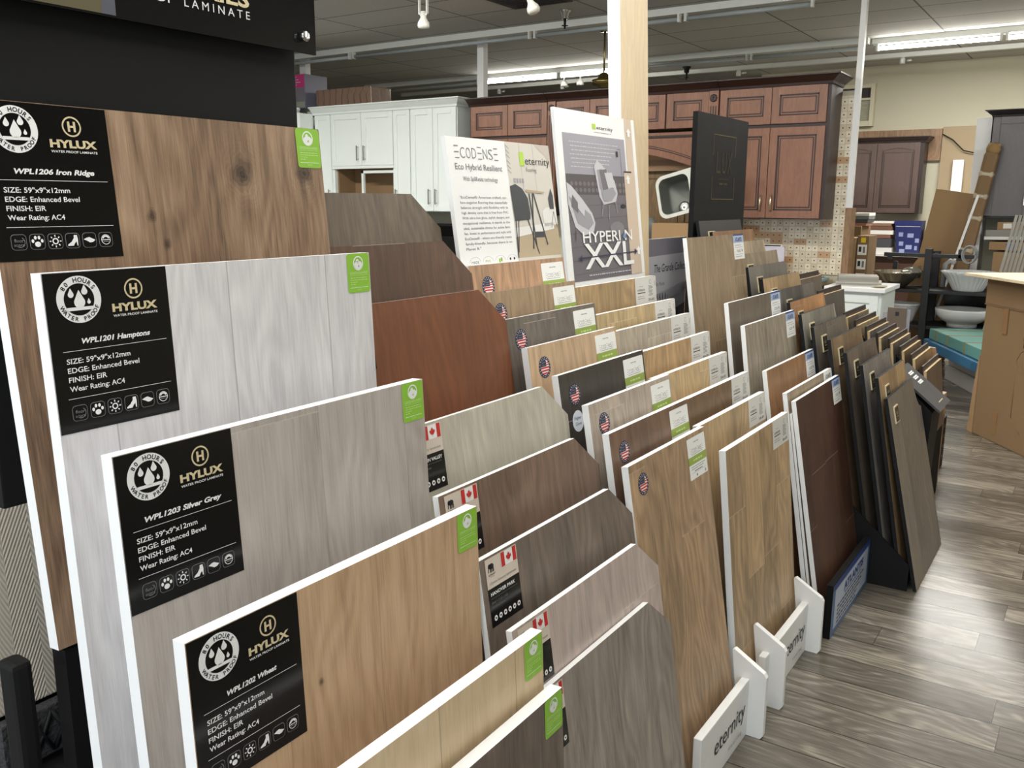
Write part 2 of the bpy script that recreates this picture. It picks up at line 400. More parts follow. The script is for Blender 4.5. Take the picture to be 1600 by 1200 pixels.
def elephant_tag(name):
    s = Sheet(); W, H = .102, .128; hb = .056
    s.rect(0, -hb, W, hb, BEIGE, 1); s.rect(0, -H, W, H-hb, TAGK, 1)
    fx, fy, fw_, fh = .050, -.0285, .049, .027
    s.rect(fx, fy, fw_, fh, INKW, 2); s.rect(fx, fy, fw_*.23, fh, RED, 3); s.rect(fx+fw_*.77, fy, fw_*.23, fh, RED, 3)
    leaf = [(0, 1), (.18, .62), (.42, .74), (.34, .2), (.62, .48), (.70, .3), (1, .34), (.88, .02), (1, -.1), (.48, -.46), (.52, -.66), (.06, -.56), (.06, -1)]
    leaf = leaf+[(-a, b) for a, b in leaf[::-1][:-1]]
    s.poly([(fx+fw_*.5+a*.0085, fy+fh*.5+b*.0095) for a, b in leaf], RED, 3)
    ex, ey = .018, -.016
    s.ell(ex, ey, .0075, .0055, INKK, 2, 16); s.ell(ex-.006, ey+.001, .0042, .0045, INKK, 2, 14); s.line(ex-.009, ey+.001, ex-.010, ey-.010, .0022, INKK, 2)
    for a in (-.004, -.001, .003, .006): s.rect(ex+a-.001, ey-.011, .0022, .008, INKK, 2)
    s.text('ELEPHANT', .018, -.0325, .0032, INKK, w=.022, align='C', bold=.02); s.text('FLOORING', .018, -.0355, .0014, INKK, w=.013, align='C')
    s.text('12mm luxury laminate', .008, -.0490, .0052, INKG, w=.086)
    if name: s.text(name, .007 if name != 'GREY' else .058, -.0700, .0066, INKW, w=min(.088, .0062*len(name)+.004), bold=.02); s.rect(.007, -.0755, .086, .0004, INKG, 2)
    s.text('59.06" x 9.38" x 0.48"', .007, -.0850, .0034, INKG, w=.052); s.text('23.07sq.ft/box', .007, -.0930, .0034, INKG, w=.04)
    for k in range(6):
        s.ell(.014+.0152*k, -.113, .0052, .0052, INKW, 2, 18); s.rect(.012+.0152*k, -.1145, .004, .003, TAGK, 3)
    return s
LIME = mat('olive_green_ink', (148, 168, 74), .5); NAVY = mat('navy_ink', (36, 40, 70), .5)
def eco_label():
    s = Sheet(); W, H = .122, .112
    s.rrect(0, -H, W, H, .004, PAPER, 1)
    s.text('eternity', W*.5, -.0150, .0042, INKK, w=.034, align='C')
    eco_mark(s, W*.14, -.0420, .0125, W*.72, INKG, .0007)
    s.greek(W*.2, -.0465, W*.6, .0014, INKG, 2)
    s.rect(0, -.072, W, .0215, LIME, 2); s.greek(W*.25, -.0645, W*.5, .005, GREENL, 5, 3)
    for k in range(2): s.greek(W*.10, -.0795-.006*k, W*(.8-.1*k), .0018, INKG, k+3)
    s.greek(W*.28, -.0925, W*.44, .0022, INKK, 8); s.rect(W*.1, -.0955, W*.8, .0005, INKG, 2)
    s.ell(W*.38, -.104, .0028, .0042, INKK, 2, 10); s.rect(W*.85, -.108, .005, .008, INKG, 2)
    return s
def eco_mark(s, x, y, h, w, m, t, layer=2):
    """the light word mark ECODENSE with its three-bar letters E"""
    cw = w/8.0
    for i, ch in enumerate('ECODENSE'):
        a = x+cw*i
        if ch == 'E':
            for b in (0, .5, 1): s.rect(a+cw*.1, y+h*b-t/2, cw*.72, t, m, layer)
        else:
            s.text(ch, a+cw*.46, y, h*.98, m, w=cw*.78, align='C', bold=-.012, layer=layer)
def flag_sticker():
    s = Sheet(); r = .0275
    s.ell(0, 0, r, r, NAVY, 1, 36); s.ell(0, 0, r*.72, r*.72, INKW, 2, 30)
    for k in range(18):
        a = 2*math.pi*k/18; s.ell(r*.86*math.cos(a), r*.86*math.sin(a), r*.05, r*.05, INKW, 2, 6)
    q = r*.72
    def band(y0, y1, m, l, xr=1.0):
        pts = []
        for k in range(7):
            y = y0+(y1-y0)*k/6; x = math.sqrt(max(q*q-y*y, 0)); pts.append((min(x, xr*q), y))
        left = [(-math.sqrt(max(q*q-y*y, 0)), y) for _, y in pts]
        s.poly(pts+left[::-1], m, l)
    for k in range(3): band(-q*.90+q*.36*k, -q*.70+q*.36*k, RED, 3)
    band(0.08*q, .96*q, NAVY, 3, .38)
    for yy in (.2, .46): s.poly([(q*.4, yy*q), (math.sqrt(q*q-(yy*q)**2), yy*q), (math.sqrt(q*q-((yy+.13)*q)**2), (yy+.13)*q), (q*.4, (yy+.13)*q)], RED, 3)
    for a in range(3):
        for b in range(2): s.ell(-q*.5+q*.3*a, q*.3+q*.3*b, q*.04, q*.04, INKW, 4, 6)
    return s
def gloss_sticker():
    s = Sheet(); s.ell(0, 0, .027, .027, mat('pale_blue_sticker', (222, 228, 236), .4), 1, 32)
    s.text('Higher', 0, .004, .0085, NAVY, align='C', w=.034); s.text('Gloss', 0, -.0105, .0085, NAVY, align='C', w=.029); return s
def hyper_label():
    s = Sheet(); W, H = .166, .092
    s.rect(0, -H, W, H, mat('grey_white_label', (216, 214, 208), .5), 1)
    s.text('eternity', W*.27, -.031, .0042, INKG, w=.028, align='C')
    s.text('HYPERION', W*.27, -.046, .0075, INKK, w=.056, align='C', bold=.01); s.rect(W*.1, -.0535, W*.36, .003, INKK, 2)
    s.greek(W*.1, -.065, .05, .002, INKG, 3); s.greek(W*.1, -.072, .055, .002, INKG, 4)
    s.ell(W*.72, -.018, .008, .008, INKG, 2, 18); s.ell(W*.72, -.018, .0066, .0066, MATS['grey_white_label'], 3, 18)
    for k in range(9): s.rect(W*.62, -.032-.0042*k, W*(.2 if k % 3 else .16), .0018, INKG, 2)
    for k, b in enumerate((1, 1, 0, 1, 1)): s.rect(W*(.60+.058*k), -.083, .0045, .008 if b else .005, INKK, 2)
    s.rect(W*.93, -.034, .002, .018, INKK, 2)
    return s
ABLUE = mat('label_blue', (88, 122, 178), .45); AINK = mat('deep_blue_ink', (34, 58, 120), .45)
def atlantis_label(pale=False):
    s = Sheet(); W, H = .118, .1
    s.rect(0, -H, W, H, PAPER, 1)
    if not pale:
        s.rect(0, -.006, W, .006, AINK, 2); s.rect(0, -.034, W, .028, mat('pale_blue_paper', (170, 188, 216), .5), 2)
    s.text('ATLANTIS', W*.5, -.029, .016, AINK if not pale else INKG, w=W*.62, align='C', bold=.04, layer=3)
    s.greek(W*.14, -.045, W*.6, .002, INKG, 3); s.rect(W*.14, -.053, W*.72, .0012, ABLUE, 2)
    for k in range(2): s.greek(W*.3, -.066-.006*k, W*.36, .0026, INKG, k+6)
    s.poly(drop_pts(W*.78, -.067, .0042), INKK, 2); s.rect(W*.14, -.081, W*.72, .001, ABLUE, 2)
    s.greek(W*.14, -.090, W*.6, .002, INKG, 9)
    return s
CACHE = {}
def put_sheet(key, make, name, parent, loc):
    """the first use builds the printed sheet; later ones share its mesh"""
    if key not in CACHE:
        o = make().build(name, parent, loc); CACHE[key] = o.data
    else:
        o = bpy.data.objects.new(name, CACHE[key]); COL.objects.link(o); o.parent = parent; o.location = loc
    return o

# ------------------------------------------------------------------ room shell
X0, X1, Y0, Y1, ZC = -13.0, 4.0, -3.0, 12.4, 3.2
FLOORM = wood((99, 92, 81), 'floor_planks', axes='yx', pw=.153, pl=1.22, vary=.42, dark=(70, 63, 55), light=(160, 150, 134), rough=.24, seam=.9, end=.8, grain=1.0, seed=0.0, seamw=.002, endtone=0.0)
_ng = [n for n in FLOORM.node_tree.nodes if n.type == 'GROUP'][0]
CEILM = bpy.data.materials.new('ceiling_tiles'); CEILM.use_nodes = True
t = NT(CEILM.node_tree); tc = t.new('ShaderNodeTexCoord'); sx = t.sep(tc.outputs['Object'])
fx = t.math('FRACT', t.math('DIVIDE', t.math('ADD', sx[0], 1.64+1.22*20), 1.22)); fy = t.math('FRACT', t.math('DIVIDE', t.math('ADD', sx[1], .61*20-6.5), .61))
ex = t.math('MULTIPLY', t.math('MINIMUM', fx, t.math('SUBTRACT', 1.0, fx)), 1.22); ey = t.math('MULTIPLY', t.math('MINIMUM', fy, t.math('SUBTRACT', 1.0, fy)), .61)
ln = t.math('LESS_THAN', t.math('MINIMUM', ex, ey), .008)
sp = t.noise(tc.outputs['Object'], 60, 4, .7); tile = t.white(t.xyz(t.math('FLOOR', t.math('DIVIDE', t.math('ADD', sx[0], 1.64+1.22*20), 1.22)), t.math('FLOOR', t.math('DIVIDE', t.math('ADD', sx[1], .61*20-6.5), .61)), 1.0))
cc = t.mix(t.clamp(t.math('MULTIPLY', t.math('ADD', t.math('MULTIPLY', sp, .8), t.math('MULTIPLY', tile, .25)), 1.0)), lin((158, 157, 153)), lin((198, 197, 192)))
b = CEILM.node_tree.nodes['Principled BSDF']; t.put(b.inputs['Base Color'], t.mix(ln, cc, lin((96, 94, 90)))); b.inputs['Roughness'].default_value = .9  # light grid bars coloured dark, standing for their dimness overhead
bp = t.new('ShaderNodeBump'); bp.inputs['Strength'].default_value = .4; bp.inputs['Distance'].default_value = .01
t.put(bp.inputs['Height'], t.math('SUBTRACT', t.math('MULTIPLY', sp, .4), t.math('MULTIPLY', ln, .5))); t.put(b.inputs['Normal'], bp.outputs[0])
WALLM = mat('beige_wall_paint', (184, 179, 158), .8, bump=(120, .06)); WALLK = mat('shade_toned_wall', (86, 84, 78), .8)  # far walls coloured dark to stand for the unlit depth of the room

def slab(name, lo, hi, m, bev=0):
    b = MB(); b.box(lo, hi, m, bev); return tag(b.build(name), kind='structure')
slab('floor', (X0, Y0, -.1), (X1, 18, 0), FLOORM)
slab('ceiling', (X0, Y0, ZC), (X1, 18, ZC+.1), CEILM)
slab('wall_back', (-4.2, Y1, 0), (X1, Y1+.12, ZC), WALLM)
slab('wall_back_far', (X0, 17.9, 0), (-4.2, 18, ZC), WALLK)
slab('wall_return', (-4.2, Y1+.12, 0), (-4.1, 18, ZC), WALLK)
slab('wall_left', (X0-.1, Y0, 0), (X0, 18, ZC), WALLM)
def pierced(name, along, lo, hi, c, holes):
    """a wall of thickness .1 with rectangular openings; along='x' (at y=c) or 'y' (at x=c)"""
    b = MB(); xs = sorted({lo, hi, *[h[0] for h in holes], *[h[1] for h in holes]})
    for a, e in zip(xs, xs[1:]):
        hs = [h for h in holes if h[0] <= a and h[1] >= e]
        spans = [(0, ZC)] if not hs else [(0, hs[0][2]), (hs[0][3], ZC)]
        for z0, z1 in spans:
            if z1-z0 < 1e-4: continue
            b.box((a, c-.05, z0), (e, c+.05, z1), WALLM) if along == 'x' else b.box((c-.05, a, z0), (c+.05, e, z1), WALLM)
    return tag(b.build(name), kind='structure')
pierced('wall_front', 'x', X0, X1, Y0-.1, [(-5.8, 3.4, .35, 2.75)])
pierced('wall_right', 'y', Y0, Y1, X1+.05, [])
b = MB()
for x in (-5.78, -3.5, -1.2, 1.1, 3.38): b.box((x-.03, Y0-.13, .35), (x+.03, Y0-.07, 2.75), CHROME)
for z in (.36, 2.74): b.box((-5.8, Y0-.13, z-.02), (3.4, Y0-.07, z+.02), CHROME)
tag(b.build('window_1'), kind='structure')
# ------------------------------------------------------------------ sample boards
def board(Xf, Y, Z, W, L, tilt, th, wood_m, edge, label, group, clip=None, edge_back=None, name='sample_board'):
    """a board leaning back: (Xf, Y, Z) is the near top corner of its face; local x out of the face, y along its width, z up the board"""
    a = R(tilt)
    root = empty(name, (Xf+L*math.sin(a), Y, Z-L*math.cos(a)), label, 'sample board', group, (0, -a, 0))
    if clip is None: pts = [(0, 0), (W, 0), (W, L), (0, L)]
    elif clip[0] == 'chamfer': pts = [(0, 0), (W, 0), (W, L-clip[2]), (W-clip[1], L), (0, L)]
    else:
        c, d = clip[1], clip[2]
        pts = [(0, 0), (W, 0)]+[(W-c*math.cos(R(t_)), L-d*math.sin(R(t_))) for t_ in range(90, -1, -10)]+[(0, L)]
    b = MB(); b.prism(pts, 'x', -th, 0, edge, mcap=wood_m, mcap2=edge_back or edge); b.build('panel', root)
    root['L'] = L; del root['L']
    return root, L
def steps(rack, rows, W, Y, depth_back, m, name='stepped_base', inset=.004):
    """the stair under a rack's boards: one tread under each board's foot. rows: (x foot front, z foot), back to front"""
    b = MB(); rows = sorted(rows)
    xb = depth_back
    prof = []
    for i, (x, z) in enumerate(rows):
        nx = x-.003
        prof += [(xb, max(z-.006, .003)), (nx, max(z-.006, .003))]; xb = nx
    pts = [(depth_back, 0)]+prof+[(xb, 0)]
    b.prism(pts, 'y', Y+inset, Y+W-inset, m); return b.build(name, rack)
FOOT = {}
def foot(rack, Xf, Z, L, tilt): FOOT.setdefault(rack, []).append((Xf+L*math.sin(R(tilt)), Z-L*math.cos(R(tilt))))

# ---- rack A: black rack with spec-tagged boards
G_A = 'boards in the black rack with big black spec tags'
A = [ # Xf, Z, tilt, L, colour args, tag text, label
 (-1.227, 1.627, 4.9, .75, dict(mid=(136, 106, 80), dark=(74, 54, 40), light=(168, 138, 108), knots=.5, vary=.2, grain=1.1, pw=.30, seam=.1, spots=((.415, .665, .020), (.235, .60, .008), (.555, .672, .018), (.255, .555, .007))), 'WPL1206 Iron Ridge', 'brown knotty oak sample board with black spec tag, topmost in the black rack'),
 (-1.112, 1.409, 2.6, .75, dict(mid=(204, 200, 201), dark=(168, 163, 166), light=(226, 223, 223), vary=.12, grain=.8, pw=.205, seam=.35), 'WPL1201 Hamptons', 'whitewashed pale grey sample board with black spec tag, below the knotty brown one'),
 (-.992, 1.190, 3.2, .75, dict(mid=(174, 164, 155), dark=(138, 127, 117), light=(196, 187, 178), vary=.22, grain=.8, pw=.2, seam=.15), 'WPL1203 Silver Grey', 'silvery taupe sample board with black spec tag and white edges, third step down'),
 (-.874, .976, 2.4, .75, dict(mid=(188, 152, 114), dark=(144, 110, 76), light=(212, 178, 140), vary=.22, grain=.8, pw=.19, seam=.15, spots=((.212, .60, .005),)), 'WPL1202 Wheat', 'warm wheat oak sample board with black spec tag, fourth step down'),
 (-.736, .779, 2.6, .755, dict(mid=(208, 182, 142), dark=(176, 146, 104), light=(226, 204, 168), vary=.1, grain=.6, pw=.2, seam=.4), None, 'pale cream maple sample board with only its top strip showing above a dark board'),
 (-.695, .686, 2.6, .66, dict(mid=(102, 88, 78), dark=(70, 60, 52), light=(128, 114, 102), vary=.15, pw=.2, seam=.2), None, 'dark grey-brown sample board, lowest and frontmost in the black rack'),
]
for i, (Xf, Z, tl, L, kw, tg, lab) in enumerate(A):
    o, L = board(Xf, .604, Z, .6, L, tl, .023, wood(seed=3.1+i*2.3, **kw), EDGE, lab, G_A)
    foot('A', Xf, Z, L, tl)
    names = ('WPL1205 Sand', 'WPL1204 Smoke')
    if tg: hylux_tag(tg).build('spec_tag', o, (.0004, .001, L-.001))
    put_sheet('green', greenguard, 'certification_sticker', o, (.0004, .542, L-.0005))
rackA = empty('display_rack', (-1.0, .9, 0), 'tall black display rack with header sign, holding the big boards with black spec tags', 'display rack')
def rel(root, o):            # keep world placement of a part whose root is an unrotated empty
    o.location = Vector(o.location)-root.location; return o
rel(rackA, steps(rackA, FOOT['A'], .59, .61, -1.20, DARKIN))
b = MB(); b.box((-1.312, .612, 1.06), (-1.288, 1.212, 2.3), BLACK, .003); rel(rackA, b.build('back_panel', rackA))
b = MB(); b.box((-1.285, .86, .35), (-1.255, .94, 1.10), BLACK); b.box((-1.285, .86, .35), (-1.15, .94, .40), BLACK); rel(rackA, b.build('upright', rackA))
sg = MB(); sg.box((-1.268, .55, 1.763), (-1.262, 1.240, 2.08), mat('gloss_black_acrylic', (16, 16, 19), .12)); sgo = rel(rackA, sg.build('header_sign', rackA))
s = Sheet(); OLIVE = mat('dark_olive_print', (92, 84, 58), .5)
s.rect(.553, 1.766, .262, .31, OLIVE, 1); s.rect(.815, 1.766, .022, .31, mat('grey_strip_print', (92, 94, 104), .3), 1)
s.text('SERIES', 1.088, 1.819, .026, GOLD, w=.145, align='R', bold=.03)
s.text('WATER PROOF', .938, 1.800, .0135, INKW, w=.19, align='R'); s.text('L A M I N A T E', 1.088, 1.800, .0135, INKW, w=.13, align='R')
o = s.build('lettering', sgo, (-1.2615, 0, 0)); o.location = Vector((-1.2615, 0, 0))-rackA.location-sgo.location
b = MB(); b.lathe([(.0, 0), (.009, .0), (.009, .012), (.008, .0135), (0, .0135)], CHROME, 24, M=Matrix.Translation((-1.262, 1.205, 1.79)) @ Matrix.Rotation(R(90), 4, 'Y'))
b.lathe([(.0, 0), (.006, .0), (.006, .022), (0, .022)], CHROME, 16, M=Matrix.Translation((-1.29, 1.205, 1.79)) @ Matrix.Rotation(R(90), 4, 'Y'))
o = b.build('standoff_bolt', sgo); o.location = -rackA.location-sgo.location

# ---- rack B: clipped-corner boards with flag tags
G_B = 'boards with one clipped corner in the low rack'
B = [
 (-1.440, 1.517, dict(mid=(98, 84, 69), vary=.28, grain=1.1), None, 'dark grey-brown clipped-corner sample board, topmost of its rack'),
 (-1.342, 1.406, dict(mid=(92, 63, 46), vary=.2), None, 'dark walnut clipped-corner sample board below the grey-brown topmost one'),
 (-1.237, 1.295, dict(mid=(116, 64, 34), vary=.12, grain=.8, dk=.75), None, 'plain cherry-red clipped-corner sample board'),
 (-1.057, 1.081, dict(mid=(176, 169, 152), vary=.08, grain=.7, dk=.8), 'MOUNTAIN VALLEY', 'pale greige clipped-corner sample board, in front of the cherry-red one'),
 (-.969, .971, dict(mid=(116, 92, 75), vary=.2), '', 'mid-brown clipped-corner sample board with knot rings, below the pale greige one'),
 (-.878, .867, dict(mid=(112, 98, 86), vary=.15), 'HANOVER PARK', 'grey-brown clipped-corner sample board with its whole flag tag showing'),
 (-.806, .752, dict(mid=(176, 158, 148), vary=.12, grain=.7), '', 'pinkish beige clipped-corner sample board, second from the front of its rack'),
 (-.771, .621, dict(mid=(138, 127, 117), vary=.16), 'GREY', 'cool grey clipped-corner sample board, lowest and frontmost of its rack'),
]
for i, (Xf, Z, kw, tg, lab) in enumerate(B):
    o, L = board(Xf, 1.215, Z, .6, .598, 8.5, .013, wood(pw=.17, seam=.12, seed=20.3+i*1.9, **kw), EDGE, lab, G_B, clip=('chamfer', .1, .085))
    foot('B', Xf, Z, L, 8.5)
    elephant_tag(tg or '').build('flag_tag', o, (.0004, .016, L-.004))
rackB = empty('display_rack', (-1.0, 1.5, 0), 'low dark rack whose boards each have one clipped corner', 'display rack')
rel(rackB, steps(rackB, FOOT['B'], .6, 1.215, -1.46, DARKIN))
b = MB()
for y in (1.204, 1.8155): b.box((-1.46, y, 0), (-.70, y+.009, .03), DARKIN)
rel(rackB, b.build('floor_runner', rackB))

# ---- racks C and D: white easel racks
G_C = 'boards with oval flag stickers in the first white rack'
Cc = [
 (-1.354, 1.339, dict(mid=(166, 126, 92), vary=.2), 'reddish tan sample board with flag sticker, topmost behind the others of its rack'),
 (-1.314, 1.272, dict(mid=(150, 124, 92), vary=.15), 'olive tan sample board with flag sticker, second from the top of its rack'),
 (-1.246, 1.210, dict(mid=(106, 96, 86), vary=.12), 'dark grey sample board with flag sticker, third from the top of its rack'),
 (-1.175, 1.146, dict(mid=(178, 148, 114), vary=.12, grain=.8), 'light sandy sample board with flag sticker, just behind the near-black one'),
 (-1.086, 1.086, dict(mid=(56, 49, 43), vary=.1), 'near-black sample board with flag sticker and a pale round sticker under it'),
 (-1.001, 1.024, dict(mid=(170, 154, 138), vary=.15, grain=.8), 'pinkish grey sample board with flag sticker, in front of the near-black one'),
 (-.944, .961, dict(mid=(110, 82, 63), vary=.15), 'chestnut brown sample board with flag sticker, second from the front of its rack'),
 (-.891, .889, dict(mid=(162, 131, 97), vary=.2, grain=1.1), 'tall tan oak sample board with flag sticker, frontmost of its rack'),
]
for i, (X, Z, kw, lab) in enumerate(Cc):
    o, L = board(X+.006, 1.825, Z, .474, .85, 9.5, .018, wood(pw=.16, seam=.14, pl=1.2, seed=40.7+i*2.1, **kw), EDGE, lab, G_C)
    foot('C', X+.006, Z, L, 9.5)
    put_sheet('eco', eco_label, 'spec_label', o, (.0004, .343, L-.012))
    put_sheet('usflag', flag_sticker, 'flag_sticker', o, (.0004, .068 if i > 1 else .075, L-.058))
    if i == 4: gloss_sticker().build('gloss_sticker', o, (.0004, .068, L-.125))
G_D = 'boards with grey labels in the second white rack'
Dd = [
 (-1.341, 1.246, dict(mid=(166, 136, 93), vary=.12), 'honey oak sample board with grey label, directly under the tall armchair poster'),
 (-1.264, 1.169, dict(mid=(178, 152, 108), vary=.1), 'yellowish oak sample board with grey label, second from the top of its rack'),
 (-1.204, 1.123, dict(mid=(174, 160, 140), vary=.1, grain=.7), 'pale greige sample board with grey label, third from the top of its rack'),
 (-1.131, 1.064, dict(mid=(164, 131, 88), vary=.15), 'golden tan sample board with grey label, fourth from the top of its rack'),
 (-1.065, .999, dict(mid=(192, 162, 116), vary=.1, grain=.7), 'light straw sample board with grey label, in front of the golden tan one'),
 (-.985, .938, dict(mid=(112, 83, 52), vary=.12), 'dark brown sample board with grey label, third from the front of its rack'),
 (-.925, .876, dict(mid=(168, 139, 98), vary=.15), 'knotty tan oak board with grey label, second from the front of its rack'),
 (-.843, .816, dict(mid=(170, 140, 102), vary=.25, pl=.42, pw=.145), 'blond oak sample board with stagger-jointed planks and grey label, frontmost of its rack'),
]
for i, (X, Z, kw, lab) in enumerate(Dd):
    kw = {'pw': .19, 'pl': 1.2, **kw}
    o, L = board(X+.010, 2.337, Z, .579, .772, 6.0, .020, wood(seam=.16, end=.5, seed=60.1+i*1.7, **kw), EDGE, lab, G_D)
    foot('D', X+.010, Z, L, 6.0)
    put_sheet('hyper', hyper_label, 'spec_label', o, (.0004, .412, L-.001))
WP = mat('white_rack_paint', (232, 232, 230), .4)
def easel(key, Yl, Yr, brackets, label, W, Yb, text_y):
    root = empty('display_rack', (-.95, (Yl+Yr)/2, 0), label, 'display rack')
    rel(root, steps(root, FOOT[key], W, Yb, -1.40, DARKIN, inset=.012))
    b = MB(); b.box((-.735, Yl, .0), (-.712, Yr, .175), WP, .003); lip = rel(root, b.build('front_lip', root))
    s = Sheet(.0005); s.text('eternity', 0, 0, .052, INKK, w=.235, align='L', bold=.002); s.text('f l o o r i n g', .11, -.045, .012, INKG, w=.10)
    o = s.build('lettering', lip); o.location = Vector((-.7118, text_y, .075))-root.location-lip.location
    for yb in brackets:
        b = MB(); b.prism([(-.672, 0), (-.664, .012), (-.664, .190), (-.672, .202), (-.760, .254), (-.766, .250), (-.737, .01), (-.734, 0)], 'y', yb-.009, yb+.009, WP)
        rel(root, b.build('foot_bracket', root))
    return root
easel('C', 1.94, 2.298, (2.304,), 'white easel rack with slotted feet under the boards with flag stickers', .474, 1.825, 2.035)
easel('D', 2.44, 2.90, (2.485, 2.897), 'white easel rack with slotted feet under the boards with grey labels', .579, 2.337, 2.625)

# ---- rack E: boards with blue labels
G_E = 'boards with blue and white labels in the rack behind the blue sign lip'
Ee = [
 (-1.264, 1.376, 8.3, dict(mid=(142, 120, 92), dark=(104, 86, 64), vary=.16, pw=.23), 0, 'tall grey-tan oak sample board with blue label, rearmost and topmost of its rack'),
 (-1.099, 1.155, 8.0, dict(mid=(108, 95, 80), vary=.15), 0, 'dark taupe sample board with blue label, behind the streaked grey one'),
 (-1.035, 1.080, 8.0, dict(mid=(142, 130, 112), vary=.25, grain=1.2), 0, 'streaked weathered grey sample board with blue label'),
 (-.949, .930, 9.2, dict(mid=(146, 105, 68), vary=.15), 0, 'orange-brown sample board with blue label'),
 (-.874, .860, 9.5, dict(mid=(142, 122, 94), vary=.1), 1, 'olive tan sample board with plain grey label, behind the dark mahogany one'),
 (-.8435, .790, 9.6, dict(mid=(140, 124, 100), vary=.1), 1, 'white-edged sample board of which only the edge shows behind the dark mahogany one'),
 (-.842, .836, 10.2, dict(mid=(78, 49, 35), vary=.2, pl=.5, pw=.18), 0, 'dark mahogany sample board with blue label, frontmost of its rack'),
]
for i, (X, Z, tl, kw, pale, lab) in enumerate(Ee):
    kw = {'pw': .19, 'pl': 1.2, **kw}
    L = .81 if i != 5 else .764
    o, L = board(X+.008 if i != 5 else X, 3.005, Z, .58, L, tl, .016 if i != 5 else .009, wood(seam=.2, end=.35, seed=80.9+i*1.3, **kw), EDGE, lab, G_E)
    foot('E', X+.008, Z, L, tl)
    put_sheet('atl%d' % pale, lambda: atlantis_label(bool(pale)), 'spec_label', o, (.0004, .461, L-.0005))
rackE = empty('display_rack', (-.95, 3.3, 0), 'dark rack with a blue printed lip on the floor, holding the boards with blue labels', 'display rack')
FE = sorted(FOOT['E']); FE = [f for k, f in enumerate(FE) if k == 0 or f[0]-FE[k-1][0] > .02]
rel(rackE, steps(rackE, [(x, z) for x, z in FE], .57, 3.01, -1.32, DARKIN))
b = MB(); b.box((-.685, 3.012, 0), (-.663, 3.583, .2), DARKIN, .002); lip = rel(rackE, b.build('front_lip', rackE))
s = Sheet(.0005); s.rect(3.014, .002, .567, .196, mat('steel_blue_print', (74, 106, 148), .4), 1); s.rect(3.014, .176, .567, .022, AINK, 2); s.rect(3.05, .022, .50, .148, mat('pale_blue_print', (186, 196, 214), .35), 2)
s.text('ATLANTIS', 3.322, .124, .03, AINK, w=.30, align='C', bold=.05, layer=3)
s.greek(3.19, .109, .26, .006, AINK, 2, 3)
for k in range(5): s.greek(3.09, .092-.0155*k, .40-.03*k, .007, INKK, k+3, 3)
o = s.build('printed_face', lip); o.location = Vector((-.6628, 0, 0))-rackE.location-lip.location

# ---- rack F: black rack with small gold-rimmed plates
G_F = 'black-edged boards with small gold-rimmed plates'
def swoop(c=.1, d=.14): return ('swoop', c, d)
Ff = [
 (-1.465, 1.423, dict(mid=(50, 48, 48), grain=.3, vary=0), 'charcoal black-edged sample board, topmost under the black header sign'),
 (-1.402, 1.380, dict(mid=(134, 93, 58)), 'warm brown black-edged sample board, just below the charcoal topmost one'),
 (-1.348, 1.333, dict(mid=(154, 135, 108)), 'pale tan black-edged sample board, third from the top of the black rack'),
 (-1.285, 1.289, dict(mid=(138, 121, 98), vary=.6), 'streaked greige black-edged sample board, fourth from the top of the black rack'),
 (-1.241, 1.239, dict(mid=(112, 105, 96), grain=.6), 'plain grey black-edged sample board, fifth from the top of the black rack'),
 (-1.177, 1.194, dict(mid=(160, 130, 90)), 'golden tan black-edged sample board, sixth from the top of the black rack'),
 (-1.110, 1.151, dict(mid=(94, 88, 82), vary=.7), 'dark grey striped black-edged sample board, behind the orange one'),
 (-1.060, 1.106, dict(mid=(172, 120, 74), vary=.45), 'orange striped black-edged sample board'),
 (-1.011, 1.061, dict(mid=(134, 129, 116)), 'sage grey black-edged sample board, in front of the orange striped one'),
 (-.959, 1.014, dict(mid=(106, 96, 84)), 'grey-brown black-edged sample board, second in front of the orange striped one'),
 (-.890, .969, dict(mid=(128, 103, 74)), 'tobacco brown black-edged sample board, fifth from the front of the black rack'),
 (-.825, .923, dict(mid=(106, 93, 80), vary=.5), 'grey-brown black-edged sample board, fourth from the front of the black rack'),
 (-.761, .880, dict(mid=(128, 121, 114)), 'cool mid-grey black-edged sample board, third from the front of the black rack'),
 (-.700, .836, dict(mid=(160, 129, 88)), 'tan oak black-edged sample board, second from the front of the black rack'),
 (-.660, .759, dict(mid=(108, 99, 88), vary=.25, pw=.2), 'grey-brown black-edged sample board standing on the floor at the front of the black rack'),
]
PLATE = mat('black_plate_face', (26, 23, 18), .3)
def gold_plate(parent, y, z):
    b = MB(); b.box((0, y, z-.068), (.0045, y+.070, z), GOLD); b.box((.0044, y+.005, z-.063), (.0052, y+.065, z-.005), PLATE)
    p = b.build('name_plate', parent)
    s = Sheet(.0003); s.arcband(y+.033, z-.014, .0045, .0055, 0, 360, GOLD, 1, 16); s.text('LUX', y+.033, z-.034, .011, GOLD, w=.03, align='C', bold=.02, layer=1); s.greek(y+.019, z-.044, .028, .003, GOLD, 2, 1)
    s.rect(y+.012, z-.054, .042, .0008, GOLD, 1)
    s.build('lettering', p, (.0053, 0, 0)); return p
for i, (X, Z, kw, lab) in enumerate(Ff):
    last = i == len(Ff)-1
    tl, L = (12.7, .776) if last else (10.8, .79)
    kw = {'pw': .15, 'pl': 1.2, 'vary': .3, **kw}
    o, L = board(X+.010, 3.601, Z, .607, L, tl, .014, wood(seam=.1, end=.2, seed=110.3+i*1.1, **kw), BLACKE, lab, G_F, clip=swoop())
    gold_plate(o, .088 if not last else .07, L-.046)
    if not last: foot('F', X+.010, Z, L, tl)
rackF = empty('display_rack', (-1.0, 3.9, 0), 'black stepped rack with a black header sign and sloping black side panels', 'display rack')
rel(rackF, steps(rackF, FOOT['F'], .59, 3.61, -1.44, DARKIN))
